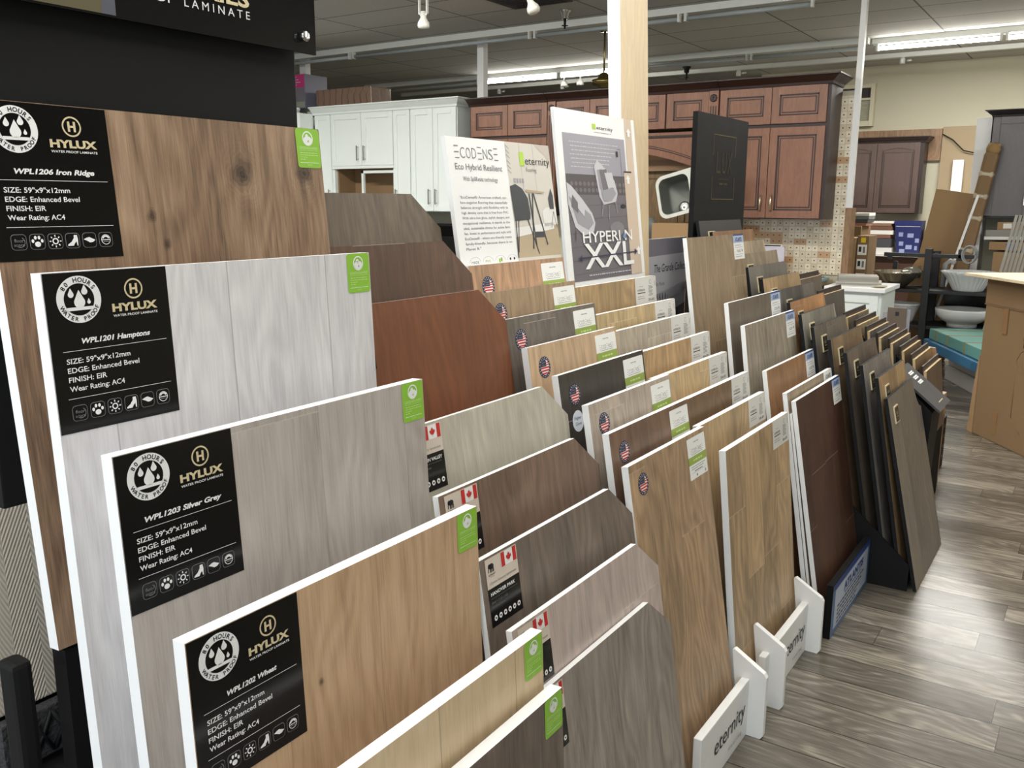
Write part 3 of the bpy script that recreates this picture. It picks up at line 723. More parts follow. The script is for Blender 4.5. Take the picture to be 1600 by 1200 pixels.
for y in (3.588, 4.209):
    b = MB(); b.prism([(-1.46, 0), (-.514, 0), (-.514, .104), (-.526, .118), (-.80, .36), (-1.46, .95)], 'y', y, y+.011, BLACK); rel(rackF, b.build('side_panel', rackF))
b = MB(); b.box((-.534, 3.6, .0), (-.522, 4.2, .08), BLACK); rel(rackF, b.build('front_lip', rackF))
b = MB(); b.prism([(-1.474, .9), (-1.496, .9), (-1.496, 1.868), (-1.474, 1.868)], 'y', 3.590, 4.205, BLACK); hd = rel(rackF, b.build('header_panel', rackF))
s = Sheet(.0006); hx = -1.4675
DGOLD = mat('dark_gold_print', (120, 104, 66), .35, .5)  # frame in a darker gold than the plates, letters darker still
for k in ((3.775, 1.786, .275, .0035), (3.775, 1.512, .275, .0035), (3.775, 1.512, .0035, .10), (3.775, 1.70, .0035, .088), (4.047, 1.512, .0035, .10), (4.047, 1.70, .0035, .088)): s.rect(*k, DGOLD, 1)
for k, ch in enumerate('LUX'): s.text(ch, 3.845+.068*k, 1.625, .10, mat('dim_gold_print', (72, 62, 40), .35, .4), w=.05, align='C', bold=-.01, layer=1)
s.rect(3.85, 1.60, .13, .002, MATS['dim_gold_print'], 1); s.greek(3.86, 1.575, .11, .010, MATS['dim_gold_print'], 3, 1)
o = s.build('lettering', hd); o.location = Vector((hx-.006, 0, 0))-rackF.location-hd.location; o.rotation_euler = (0, 0, 0)
# ------------------------------------------------------------------ posters and the tall plank behind the white racks
def poster(x, Y, Z, W, Hh, tilt, th, label, cat, faces, mside=None, squeeze=None):
    a = R(tilt); root = empty('poster_board', (x+Hh*math.sin(a), Y, Z-Hh*math.cos(a)), label, cat, None, (0, -a, 0))
    b = MB(); b.box((-th, 0, 0), (0, W, Hh), mside or WHITE, .001); b.build('panel', root)
    s = Sheet(.0004); faces(s, W, Hh)
    if squeeze: s.v = [(a_, b_, Hh-(Hh-c_)*squeeze) for a_, b_, c_ in s.v]
    s.build('printed_face', root); return root
WARMW = mat('print_warm_white', (206, 200, 190), .5); WALNUTP = mat('print_light_oak', (176, 158, 130), .5); CHAR = mat('print_charcoal', (52, 54, 58), .5)
LILAC = mat('print_lilac_grey', (150, 146, 156), .45); MAUVE = mat('print_mauve_grey', (104, 98, 104), .45); DKM = mat('print_dark_mauve', (74, 66, 68), .45); PGREY = mat('print_pale_grey', (196, 194, 198), .45); PMID = mat('print_mid_grey', (150, 148, 154), .45)
OAKP = mat('print_pale_oak', (204, 184, 164), .5); LEAFG = mat('print_lime', (170, 206, 60), .5); LIGHTP = mat('print_off_white', (222, 220, 214), .5)
def poster_c(s, W, H):
    h = W*.535                                     # white text half, then the dining-room picture
    s.rect(0, 0, W, H, WHITE, 1); s.rect(h, 0, W-h, H, WARMW, 2)
    eco_mark(s, .030, H-.098, .056, h-.066, INKG, .0045, 3)
    s.text('Eco Hybrid Resilient', .028, H-.152, .030, INKG, w=h-.055, bold=.004, layer=3)
    s.text('With SpillResist technology', .055, H-.205, .022, INKG, w=h-.11, bold=.002, layer=3)
    L = ('"EcoDense®: American crafted, car-', 'bon-negative flooring that masterfully', 'balances strength with flexibility with its', 'high density core that is free from PVC.', 'With ultra-low gloss, stylish designs, and', 'exceptional resilience, it stands as the', 'ideal, sustainable choice for active fami-', 'lies. Invest in performance and style with', 'EcoDense® - where eco-friendly meets', 'family-friendly, because there is no')
    for k, q in enumerate(L): s.text(q, .030, H-.288-.0245*k, .0125, INKG, w=h-.052, layer=3, bold=.004)
    s.text('Planet B."', .030, H-.288-.245, .0125, INKG, w=.065, layer=3, bold=.004)
    for k in range(4):
        cx = .062+.058*k; cy = H-.592
        s.arcband(cx, cy, .0235, .0243, 0, 180, INKG, 3, 18)
        if k == 0: s.text('MADE', cx, cy-.006, .013, INKG, w=.032, align='C', layer=3)
        elif k == 1: s.text('PVC', cx, cy-.004, .012, LIME, w=.024, align='C', layer=3)
        elif k == 2: s.ell(cx-.004, cy, .004, .011, GREEN, 3, 12); s.ell(cx+.005, cy+.004, .004, .011, LIME, 3, 12)
        else: s.ell(cx-.010, cy+.004, .004, .007, INKK, 3, 10); s.ell(cx+.010, cy+.004, .004, .007, INKK, 3, 10)
    # dining-room picture
    w2 = W-h; P = lambda u, v: (h+u*w2, H*(1-v*.62))
    def pp(pts, m, l): s.poly([P(*q) for q in pts], m, l)
    pp([(.62, .0), (1, 0), (1, .22), (.86, .09)], mat('print_taupe', (188, 178, 168), .5), 3)
    pp([(0, .80), (.55, .76), (1, .72), (1, 1), (0, 1)], WALNUTP, 3); pp([(0, .74), (.9, .70), (.9, .76), (0, .82)], LIGHTP, 4)
    for u in (.30, .60): s.line(*P(u, 0), *P(u, .45), .0012, PMID, 3)
    pp([(.28, .08), (.38, .08), (.38, .20), (.28, .20)], LEAFG, 4)
    s.text('eternity', *P(.40, .185), .042, INKK, w=w2*.57, layer=4, bold=-.002); s.text('flooring', *P(.40, .25), .024, INKG, w=w2*.24, layer=4, bold=-.006)
    pp([(0, .38), (.12, .36), (.26, .40), (.36, .48), (.38, .62), (.36, .67), (.02, .68)], CHAR, 5)
    for a, b_ in (((.04, .67), (.0, 1.0)), ((.30, .66), (.48, .98)), ((.10, .67), (.02, .95))): s.line(*P(*a), *P(*b_), .0045, CHAR, 5)
    pp([(.32, .405), (.78, .425), (.70, .44), (.34, .43)], WALNUTP, 6)
    for a, b_ in (((.48, .44), (.36, .93)), ((.50, .44), (.70, .90)), ((.40, .44), (.44, .9))): s.line(*P(*a), *P(*b_), .006, CHAR, 5)
    pp([(.44, .78), (.66, .78), (.66, .83), (.44, .83)], CHAR, 5)
    pp([(.66, .60), (.76, .565), (1, .56), (1, .72), (.68, .74)], LIGHTP, 4); pp([(.84, .48), (.92, .39), (.96, .46), (.95, .58), (.85, .58)], CHAR, 5)
    for b_ in (.84, .98): s.line(*P(.93, .6), *P(b_, .75), .003, INKG, 5)
    for v in (.03, .07, .11, .16, .20, .24): s.line(*P(0, v), *P(.07, v+.03), .0025, INKG, 4)
    for k in range(4): pp([(.10+.06*k, .31), (.14+.06*k, .31), (.14+.06*k, .35), (.10+.06*k, .35)], PMID, 4)
poster(-1.425, 1.830, 1.662, .50, .95, 9.0, .012, 'white poster half text half dining room picture, behind the boards with flag stickers', 'poster', poster_c, None, .545)
def poster_d(s, W, H):
    P = lambda u, v: (u*W, H*(1-v))
    def pp(pts, m, l): s.poly([P(*q) for q in pts], m, l)
    s.rect(0, 0, W, H, WHITE, 1)
    pp([(.07, .135), (.84, .135), (.84, 1), (.07, 1)], LILAC, 2)
    pp([(.07, .37), (.84, .37), (.84, .49), (.07, .49)], DKM, 3); pp([(.07, .49), (.84, .49), (.84, 1), (.07, 1)], MAUVE, 3)
    for k in range(6): s.line(*P(.07, .56+.08*k), *P(.84, .54+.08*k), .002, DKM, 4)
    for k in range(15):
        for r_ in range(2): s.ell(*P(.13+.05*k, .425+.038*r_), .010, .012, MAUVE, 4, 12)
    pp([(.86, 0), (.955, 0), (.955, 1), (.86, 1)], OAKP, 3); pp([(.80, .34), (.905, .34), (.905, 1), (.80, 1)], OAKP, 5); pp([(.80, .335), (.905, .335), (.905, .345), (.80, .345)], INKK, 6)
    for cx, cy in ((.905, .06), (.85, .36), (.925, .82)):
        pp([(cx-.016, cy+.025), (cx+.016, cy+.025), (cx+.016, cy+.055), (cx-.016, cy+.055)], WHITE, 7); pp([(cx-.035, cy+.025), (cx+.035, cy+.025), (cx, cy)], WHITE, 7)
    pp([(.43, .062), (.475, .062), (.475, .095), (.43, .095)], LEAFG, 3); s.text('eternity', *P(.485, .092), .020, INKK, w=W*.21, layer=4); s.greek(*P(.45, .113), W*.22, .003, INKG, 3, 3)
    for k in range(7): s.greek(*P(.14+.01*(k % 3), .185+.024*k), W*(.60-.03*k), .005, PGREY, k+2, 3)
    s.line(*P(.73, .20), *P(.77, .20), .002, INKK, 6); s.line(*P(.77, .20), *P(.77, .50), .0022, INKG, 6); pp([(.71, .215), (.735, .215), (.735, .25), (.71, .25)], INKK, 6); s.ell(*P(.755, .56), .02, .012, INKK, 6, 16)
    # upright armchair
    pp([(.41, .32), (.45, .28), (.50, .30), (.66, .40), (.69, .48), (.66, .53), (.50, .55), (.45, .50)], PGREY, 6); pp([(.44, .34), (.50, .33), (.63, .41), (.65, .47), (.50, .49), (.46, .45)], PMID, 7)
    pp([(.47, .34), (.56, .33), (.60, .45), (.50, .46)], MAUVE, 8); pp([(.53, .355), (.63, .35), (.66, .44), (.57, .455)], PGREY, 9); pp([(.47, .47), (.62, .44), (.67, .48), (.60, .525), (.50, .53)], PMID, 9)
    for a, b_ in (((.49, .54), (.46, .62)), ((.56, .55), (.55, .64)), ((.65, .53), (.67, .60))): s.line(*P(*a), *P(*b_), .005, PMID, 7)
    # reclining armchair
    pp([(.07, .42), (.12, .44), (.24, .52), (.34, .60), (.37, .66), (.34, .72), (.22, .73), (.13, .68), (.07, .55)], PGREY, 6); pp([(.08, .50), (.20, .55), (.32, .61), (.35, .66), (.28, .70), (.16, .66)], PMID, 7)
    pp([(.12, .49), (.19, .55), (.17, .60), (.10, .56)], MAUVE, 8); pp([(.18, .51), (.26, .55), (.24, .62), (.17, .57)], PGREY, 9)
    for a, b_ in (((.13, .70), (.12, .76)), ((.33, .71), (.35, .77))): s.line(*P(*a), *P(*b_), .005, DKM, 7)
    s.ell(*P(.65, .70), .052, .040, mat('print_globe', (124, 120, 124), .45), 5, 24)
    s.text('HYPERI N', *P(.20, .775), .062, WHITE, w=W*.64, bold=.012, layer=10); s.poly(drop_pts(*P(.735, .752), .013), mat('drop_blue', (110, 140, 190), .4), 10)
    s.text('XXL', *P(.20, .93), .14, WHITE, w=W*.64, bold=.015, layer=10)
    s.line(*P(.16, .865), *P(.86, .855), .007, NAVY, 11); pp([(.13, .866), (.17, .845), (.17, .886)], NAVY, 11); pp([(.90, .854), (.86, .834), (.86, .874)], NAVY, 11)
    s.greek(*P(.24, .975), W*.56, .006, PGREY, 4, 10)
poster(-1.47, 2.43, 1.785, .555, .90, 7.0, .010, 'tall white poster with grey armchairs and big letters XXL, behind the boards with grey labels', 'poster', poster_d, None, .60)
def poster_e(s, W, H):
    P = lambda u, v: (u*W, H-v)
    s.rect(0, 0, W, H, mat('print_deep_grey', (48, 46, 50), .4), 1); s.rect(0, H-.10, W, .10, LILAC, 2)
    s.poly([P(.30, .075), P(1, .07), P(1, .245), P(.20, .30), P(.20, .20)], mat('print_silver', (216, 214, 220), .4), 3)
    s.poly([P(.20, .26), P(1, .20), P(1, .30), P(.20, .38)], mat('print_steel', (146, 144, 152), .4), 3)
    s.text('The Grande Collection', *P(.40, .145), .036, INKK, w=W*.68, bold=.005, italic=.12, layer=4); s.text('LI-HP02 Pilar Mocha', *P(.29, .205), .017, INKG, w=W*.3, italic=.12, layer=4)
    for a in range(7): s.line(*P(.31+.05*a, .24), *P(.34+.05*a, .31), .006, INKK, 4); s.line(*P(.36+.05*a, .25), *P(.33+.05*a, .32), .004, INKG, 4)
    for q in ((.30, .42, .55), (.30, .47, .5)): s.line(*P(q[0], q[1]), *P(q[2], q[1]-.03), .009, INKK, 4)
    s.poly([P(.26, .42), P(.52, .39), P(.50, .70), P(.30, .72)], MAUVE, 3)
    for u in (.34, .41, .46): s.line(*P(u, .46), *P(u-.02, .72), .012, INKK, 5)
    s.poly([P(.62, .55), P(.75, .52), P(.72, .80), P(.60, .82)], mat('print_brown', (92, 74, 62), .5), 3)
poster(-1.635, 3.33, 1.345, .58, 1.342, 0.6, .012, 'dark grey showroom poster with an italic heading, half hidden behind the tall grey-tan board', 'poster', poster_e)
root = empty('flooring_plank', (-1.472, 3.048, 0), 'tall blond wood plank with white edge, standing upright to above the picture behind the armchair poster', 'plank', None, (0, R(-2.5), 0))
b = MB(); b.prism([(0, 0), (.232, 0), (.232, 2.44), (0, 2.44)], 'x', -.05, 0, EDGE, mcap=wood((206, 182, 142), pw=.6, pl=4, vary=0, dk=.9, lt=1.08, grain=.8, seam=0, end=0)); b.build('panel', root)

# ------------------------------------------------------------------ rack G: small dark-backed boards in an open OSB rack
OSB = wood((150, 112, 74), 'osb_board', axes='yz', pw=.06, pl=.06, vary=.9, seam=0, end=0, grain=.9)
TANE = mat('tan_board_edge', (206, 178, 132), .5); DKBR = mat('dark_brown_backing', (44, 34, 30), .5)
G_G = 'small dark-backed boards in the open chipboard rack'
Gg = [
 (-1.30, 1.115, (98, 86, 74), 'grey-brown small sample board, rearmost behind the swoop-topped boards'),
 (-1.175, 1.045, (84, 78, 72), 'dark grey small sample board with a hook, in front of the rearmost small one'),
 (-1.04, .945, (112, 100, 82), 'taupe small sample board, first of the row in front of the white vanity'),
 (-.985, .912, (158, 138, 102), 'straw small sample board, second of the row by the white vanity'),
 (-.932, .885, (110, 104, 94), 'grey small sample board with a dark hook, third of the row'),
 (-.878, .858, (104, 92, 74), 'olive brown small sample board, fourth of the small row'),
 (-.822, .835, (96, 86, 72), 'dark taupe small sample board with hook, fifth of the small row'),
 (-.768, .802, (112, 90, 64), 'brown small sample board with hook, sixth of the small row'),
 (-.716, .768, (134, 106, 70), 'golden brown small sample board, second from the front of the small row'),
 (-.662, .715, (84, 68, 54), 'dark brown small sample board, frontmost of the small row'),
]
fg = []
for i, (X, Z, c, lab) in enumerate(Gg):
    L, tl = .34, 7.0
    root = empty('sample_board', (X+L*math.sin(R(tl)), 4.56, Z-L*math.cos(R(tl))), lab, 'sample board', G_G, (0, R(-tl), 0))
    b = MB(); b.prism([(0, 0), (.45, 0), (.45, L), (0, L)], 'x', -.012, 0, TANE, mcap=wood(c, pw=.15, seam=.1, end=.1, vary=.25)); b.build('panel', root)
    b = MB(); b.box((-.022, -.004, 0), (-.0125, .446, L+.026), DKBR, .002); b.build('backing', root)
    b = MB(); b.tube([(0, .06, L-.075), (.008, .06, L-.075), (.012, .06, L-.085), (.012, .06, L-.115), (.008, .06, L-.125)], .005, BLACKE, 8); b.box((0, .05, L-.13), (.003, .07, L-.06), BLACKE); b.build('hook', root)
    fg.append((X+L*math.sin(R(tl)), Z-L*math.cos(R(tl))))
rackG = empty('display_rack', (-.95, 4.8, 0), 'open chipboard rack for the small dark-backed boards', 'display rack')
rel(rackG, steps(rackG, fg, .44, 4.565, -1.32, DARKIN))
b = MB(); b.prism([(-1.35, 0), (-.66, 0), (-.655, .60), (-.70, .762), (-.87, .775), (-.99, .775), (-1.35, .70)], 'y', 5.03, 5.055, OSB); rel(rackG, b.build('side_panel', rackG))
b = MB(); b.prism([(-1.35, 0), (-.66, 0), (-.66, .30), (-1.35, .60)], 'y', 4.525, 4.55, DARKIN); rel(rackG, b.build('end_panel', rackG))
b = MB(); b.box((-.66, 5.014, 0), (-.635, 5.13, .52), OSB, .002); rel(rackG, b.build('front_post', rackG))
# black sloping printed stand in front of it
root = empty('sample_stand', (-.65, 4.38, 0), 'black floor stand with a sloping top panel bearing three pale marks', 'display stand')
b = MB(); b.prism([(-.74, 0), (-.60, 0), (-.575, .585), (-.74, .745)], 'y', 4.24, 4.49, BLACK); rel(root, b.build('body', root))
GREYB = mat('charcoal_plastic', (62, 62, 64), .4)
ang = math.atan2(.745-.578, -.74+.56)
b = MB(); b.prism([(-.745, .752), (-.545, .592), (-.540, .600), (-.740, .760)], 'y', 4.224, 4.508, GREYB); tp = rel(root, b.build('sloping_top', root))
s = Sheet(.0005)
for k in range(3): s.rect(.09, .04+.028*k, .085, .016, WHITE, 1); s.line(.09, .048+.028*k, .175, .048+.028*k, .002, GREYB, 2)
s.rect(.07, .222, .10, .004, GOLD, 1)
o = s.build('markings', tp); dv = Vector((-.540+.740, 0, .600-.760)).normalized()
o.matrix_local = Matrix(((.6247, 0, dv.x, -.7395), (0, 1, 0, 4.26), (.7809, 0, dv.z, .7606), (0, 0, 0, 1)))

# thin floor bracket beyond the chipboard post
root = empty('shelf_bracket', (-.69, 5.5, 0), 'black slotted metal upright standing beyond the chipboard rack', 'bracket')
b = MB(); b.box((-.70, 5.45, 0), (-.675, 5.56, .30), BLACK, .002); rel(root, b.build('upright', root))
b = MB()
for k in range(4): b.box((-.6752, 5.495, .06+.06*k), (-.674, 5.512, .08+.06*k), CHROME)
rel(root, b.build('slots', root))

# ------------------------------------------------------------------ things glimpsed under the header panel of rack A
CARPET = bpy.data.materials.new('ribbed_beige_carpet'); CARPET.use_nodes = True
t = NT(CARPET.node_tree); tc = t.new('ShaderNodeTexCoord'); q = t.sep(tc.outputs['Object'])
z1 = t.math('ADD', t.math('MULTIPLY', q[2], 420.0), t.math('MULTIPLY', t.math('PINGPONG', t.math('MULTIPLY', q[1], 1.0), .05), 900.0)); rib = t.math('SINE', z1)
b_ = CARPET.node_tree.nodes['Principled BSDF']; t.put(b_.inputs['Base Color'], t.mix(t.clamp(t.math('MULTIPLY', t.math('ADD', rib, 1.0), .5)), lin((184, 174, 158)), lin((204, 196, 182)))); b_.inputs['Roughness'].default_value = .9
bp = t.new('ShaderNodeBump'); bp.inputs['Strength'].default_value = .35; bp.inputs['Distance'].default_value = .004; t.put(bp.inputs['Height'], rib); t.put(b_.inputs['Normal'], bp.outputs[0])
root = empty('carpet_sample_rack', (-1.62, .86, 0), 'low stand with ribbed beige and dark woven carpet samples behind the black rack', 'carpet sample rack')
b = MB(); b.box((-1.62, .70, .565), (-1.60, 1.05, 1.25), CARPET, .004); rel(root, b.build('beige_sample', root))
b = MB(); b.box((-1.622, .692, .50), (-1.598, .699, 1.25), mat('cream_binding', (214, 206, 160), .6), .001); rel(root, b.build('edge_binding', root))
b = MB(); b.box((-1.60, .70, .46), (-1.575, 1.05, .56), mat('dark_woven', (46, 46, 48), .9, bump=(90, .9)), .004)
for k in range(9): b.tube([(-1.573, .71+.04*k, .47), (-1.570, .73+.04*k, .51), (-1.573, .75+.04*k, .55)], .004, BLACKE, 6); b.tube([(-1.573, .75+.04*k, .47), (-1.570, .73+.04*k, .51), (-1.573, .71+.04*k, .55)], .004, BLACKE, 6)
rel(root, b.build('woven_sample', root))
b = MB(); b.prism([(-1.70, 0), (-1.50, 0), (-1.50, .40), (-1.62, .46), (-1.70, .46)], 'y', .68, 1.08, DARKIN); b.box((-1.645, .68, .40), (-1.622, 1.08, 1.2), DARKIN); rel(root, b.build('base', root))
root = empty('signpost', (-1.20, .563, 0), 'short black post with a rounded top, behind the black rack', 'post')
b = MB(); b.box((-1.225, .549, 0), (-1.185, .578, .872), BLACK, .008); rel(root, b.build('post', root))
b = MB(); b.box((-1.26, .53, 0), (-1.15, .60, .02), BLACK, .004); rel(root, b.build('foot', root))
# ------------------------------------------------------------------ kitchen displays
CHERRY = wood((132, 86, 62), 'cherry_glaze', axes='xz', pw=.5, pl=5, vary=0, dk=.72, lt=1.2, grain=.55, seam=0, end=0, rough=.38)
CHERRYD = mat('dark_cherry_glaze', (46, 26, 21), .4); WHITEC = mat('white_cabinet_paint', (226, 232, 228), .4)
ESP = wood((84, 66, 60), 'espresso_stain', axes='xz', pw=.4, pl=5, vary=0, dk=.75, lt=1.15, grain=.5, seam=0, end=0, rough=.35); ESPD = mat('dark_espresso', (46, 34, 32), .4)
GREYC = wood((86, 78, 76), 'charcoal_stain', axes='xz', pw=.4, pl=5, vary=0, dk=.8, lt=1.12, grain=.5, seam=0, end=0, rough=.35); GREYD = mat('dark_charcoal_gap', (36, 32, 32), .5)
NICKEL = mat('aged_nickel', (196, 186, 164), .3, .9)
def door(root, x0, x1, z0, z1, y, m, dark, style='raised', handle=None, hm=None, name='door', hl=.12):
    """a cabinet door facing -y, front plane at y"""
    b = MB(); f = min(.062, (x1-x0)*.22, (z1-z0)*.28); g_ = .0025
    x0 += g_; x1 -= g_; z0 += g_; z1 -= g_
    b.box((x0, y, z0), (x0+f, y+.02, z1), m, .003); b.box((x1-f, y, z0), (x1, y+.02, z1), m, .003)
    b.box((x0+f, y, z0), (x1-f, y+.02, z0+f), m); 
    if style == 'arch':
        n = 12; w_ = x1-x0-2*f; pts = [(x0+f, z1), (x1-f, z1)]+[(x1-f-w_*k/n, z1-f-.035*(1-math.sin(math.pi*k/n))) for k in range(n+1)]
        b.prism(pts, 'y', y, y+.02, m)
    else: b.box((x0+f, y, z1-f), (x1-f, y+.02, z1), m)
    b.box((x0+f, y+.011, z0+f), (x1-f, y+.02, z1-f), m)
    if style in ('raised', 'arch'):
        for (a, c, d, e) in ((x0+f, x1-f, z0+f, z0+f+.011), (x0+f, x1-f, z1-f-.011, z1-f), (x0+f, x0+f+.011, z0+f, z1-f), (x1-f-.011, x1-f, z0+f, z1-f)):
            if style == 'raised' or e != z1-f or d != z1-f-.011: b.box((a, y+.004, d), (c, y+.012, e), dark)
        i = f+.028
        if z1-z0 > 2*i+.04:
            top = z1-i-(.03 if style == 'arch' else 0)
            for (a, c, d, e) in ((x0+i-.007, x1-i+.007, z0+i-.007, z0+i), (x0+i-.007, x1-i+.007, top, top+.007), (x0+i-.007, x0+i, z0+i, top), (x1-i, x1-i+.007, z0+i, top)): b.box((a, y+.0085, d), (c, y+.0115, e), dark)
            b.box((x0+i, y+.005, z0+i), (x1-i, y+.014, top), m, .003)
    o = rel(root, b.build(name, root))
    if handle:
        hx, hz = handle; h = MB()
        if hm is NICKEL:
            h.tube([(hx, y, hz), (hx, y-.022, hz+.012), (hx, y-.026, hz+hl*.5), (hx, y-.022, hz+hl-.012), (hx, y, hz+hl)], [.006, .006, .010, .006, .006], hm, 10)
        else:
            h.tube([(hx, y, hz), (hx, y-.028, hz)], .005, hm, 8); h.tube([(hx, y, hz+hl), (hx, y-.028, hz+hl)], .005, hm, 8); h.box((hx-.006, y-.034, hz-.015), (hx+.006, y-.024, hz+hl+.015), hm, .002)
        h.build('handle', o)
    return o
def crown(root, x0, x1, yf, zb, zt, m, out=.075, ends=(1, 1), yb=None):
    """crown moulding along x with mitred returns: a stepped section swept round the front"""
    prof = [(0, zb), (.012, zb), (.016, zb+(zt-zb)*.25), (.035, zb+(zt-zb)*.45), (out*.8, zb+(zt-zb)*.8), (out, zb+(zt-zb)*.86), (out, zt), (0, zt)]
    b = MB(); yb = yb if yb is not None else yf+.3
    path = []
    for (o_, z) in prof:
        path.append([(x0-o_*ends[0], yb, z), (x0-o_*ends[0], yf-o_, z), (x1+o_*ends[1], yf-o_, z), (x1+o_*ends[1], yb, z)])
    vs = [[b.bm.verts.new(p) for p in row] for row in path]; fs = []
    for A_, B_ in zip(vs, vs[1:]+vs[:1]):
        for k in range(3): fs.append(b.bm.faces.new((A_[k], A_[k+1], B_[k+1], B_[k])))
    b._tag(fs, m); bmesh.ops.recalc_face_normals(b.bm, faces=fs)
    b.box((x0, yf, zt-.02), (x1, yb, zt-.005), m)
    return rel(root, b.build('crown_moulding', root))

KY = 7.5
# partition carrying the displays, with mosaic backsplash
MOS = bpy.data.materials.new('mosaic_tile'); MOS.use_nodes = True
t = NT(MOS.node_tree); tc = t.new('ShaderNodeTexCoord'); q = t.sep(tc.outputs['Object'])
P_ = .052
u_ = t.math('DIVIDE', t.math('ADD', q[0], t.math('MULTIPLY', t.math('FLOOR', t.math('DIVIDE', q[2], P_)), .0)), P_); v_ = t.math('DIVIDE', q[2], P_)
cell = t.white(t.xyz(t.math('FLOOR', u_), t.math('FLOOR', v_), 2.0)); cell2 = t.white(t.xyz(t.math('FLOOR', t.math('MULTIPLY', u_, .5)), t.math('FLOOR', v_), 5.0))
fu = t.math('SUBTRACT', t.math('FRACT', u_), .5); fv = t.math('SUBTRACT', t.math('FRACT', v_), .5)
dot = t.math('LESS_THAN', t.math('MAXIMUM', t.math('ABSOLUTE', fu), t.math('ABSOLUTE', fv)), .10)
eu = t.math('MINIMUM', t.math('FRACT', t.math('ADD', u_, .0)), t.math('SUBTRACT', 1.0, t.math('FRACT', u_))); ev = t.math('MINIMUM', t.math('FRACT', v_), t.math('SUBTRACT', 1.0, t.math('FRACT', v_)))
gr = t.math('LESS_THAN', t.math('MINIMUM', eu, ev), .04)
base = t.mix(cell, lin((206, 190, 160)), lin((232, 222, 200))); base = t.mix(t.math('GREATER_THAN', cell2, .80), base, lin((190, 150, 108)))
base = t.mix(t.math('MULTIPLY', gr, .5), base, lin((150, 138, 118))); base = t.mix(dot, base, lin((60, 50, 42)))
b_ = MOS.node_tree.nodes['Principled BSDF']; t.put(b_.inputs['Base Color'], base); b_.inputs['Roughness'].default_value = .3
slab('wall_partition', (-10.5, 7.86, 0), (-1.88, 7.98, 2.40), WALLM)
slab('trim_1', (-2.96, 7.845, .90), (-1.88, 7.86, 2.36), MOS)
slab('trim_2', (-1.88, 7.845, 0), (-1.825, 7.985, 1.46), wood((138, 102, 66), 'raw_pine', axes='xz', pw=.3, vary=0, seam=0, end=0))
b = MB(); b.box((-1.879, 7.84, 1.46), (-1.835, 7.90, ZC), WHITE); tag(b.build('trim_3'), kind='structure')
b = MB(); b.box((-5.77, 7.99, 0), (-5.69, 8.07, ZC), WHITE); tag(b.build('trim_4'), kind='structure')
b = MB(); b.box((-8.42, 7.99, 0), (-8.32, 8.07, ZC), WHITE); tag(b.build('trim_5'), kind='structure')

def carcass(root, x0, x1, z0, z1, m, y0=KY+.02, y1=7.85, t_=.018):
    b = MB(); b.box((x0, y0, z0), (x1, y1, z1), m); return rel(root, b.build('carcass', root))
def wallcab(x0, x1, split, label, doors_l, crown_ends=(1, 1)):
    root = empty('wall_cabinet', ((x0+x1)/2, KY+.2, 1.37), label, 'wall cabinet')
    carcass(root, x0, x1, 1.365, 2.43, CHERRYD)
    k = len(split)-1
    for i, (a, c) in enumerate(zip(split, split[1:])):
        hx = c-.045 if i % 2 == 0 else a+.045
        door(root, a, c, 1.372, 2.105, KY, CHERRY, CHERRYD, 'raised', (hx, 1.43), NICKEL, 'door', .13)
        door(root, a, c, 2.13, 2.425, KY, CHERRY, CHERRYD, 'raised', None, None, 'upper_door')
    crown(root, x0, x1, KY+.005, 2.425, 2.50, CHERRYD, .085, crown_ends, 7.85)
    return root
wallcab(-5.52, -4.595, (-5.50, -5.05, -4.60), 'reddish cherry wall cabinet between the white cabinets and the range hood surround', 2, (0, 0))
wc = wallcab(-2.892, -1.975, (-2.89, -2.445, -2.0), 'reddish cherry wall cabinet over the mosaic backsplash, beside the black header sign', 2, (0, 1))
# hood surround
root = empty('hood_surround', (-3.74, KY+.2, 1.5), 'cherry range hood surround with arched valance, carved corner pilasters and four small doors', 'hood surround')
carcass(root, -4.58, -2.90, 2.13, 2.43, CHERRYD)
for a, c in ((-4.50, -4.14), (-4.14, -3.76), (-3.75, -3.385), (-3.375, -2.985)): door(root, a, c, 2.13, 2.425, KY, CHERRY, CHERRYD, 'raised', None, None, 'small_door')
crown(root, -4.59, -2.895, KY+.005, 2.425, 2.50, CHERRYD, .085, (0, 0), 7.85)
n = 20; xa, xb = -4.49, -2.985
b = MB(); b.prism([(xa, 2.10), (xb, 2.10)]+[(xb-(xb-xa)*k/n, 1.76+.17*math.sin(math.pi*k/n)) for k in range(n+1)], 'y', KY, KY+.022, CHERRY)
for dz, w_ in ((0.055, .008), (.072, .006)):
    P1 = [(xa+(xb-xa)*k/n, 1.76+.17*math.sin(math.pi*k/n)+dz) for k in range(n+1)]
    b.prism(P1+[(x, z+w_) for x, z in P1[::-1]], 'y', KY-.004, KY+.001, CHERRYD)
b.box((xa, KY-.012, 2.055), (xb, KY+.01, 2.075), CHERRYD); rel(root, b.build('arched_valance', root))
for x in (-4.545, -2.94):
    b = MB(); b.box((x-.042, KY-.012, 1.40), (x+.042, KY+.03, 2.425), CHERRY, .003)
    for k in (-.022, 0, .022): b.box((x+k-.005, KY-.0135, 1.45), (x+k+.005, KY-.011, 2.30), CHERRYD)
    b.lathe([(0, 0), (.030, 0), (.032, .006), (.022, .010), (.018, .006), (.010, .012), (0, .013)], CHERRYD, 24, M=Matrix.Translation((x, KY-.012, 2.365)) @ Matrix.Rotation(R(90), 4, 'X'), flute=(.08, 8)); rel(root, b.build('pilaster', root))
b = MB(); b.box((-4.5, 7.74, 1.78), (-2.98, 7.76, 2.12), OSB); rel(root, b.build('chipboard_liner', root))
OLVW = wood((112, 86, 52), 'olive_oak', axes='xz', pw=.3, vary=.1, seam=0, end=0)
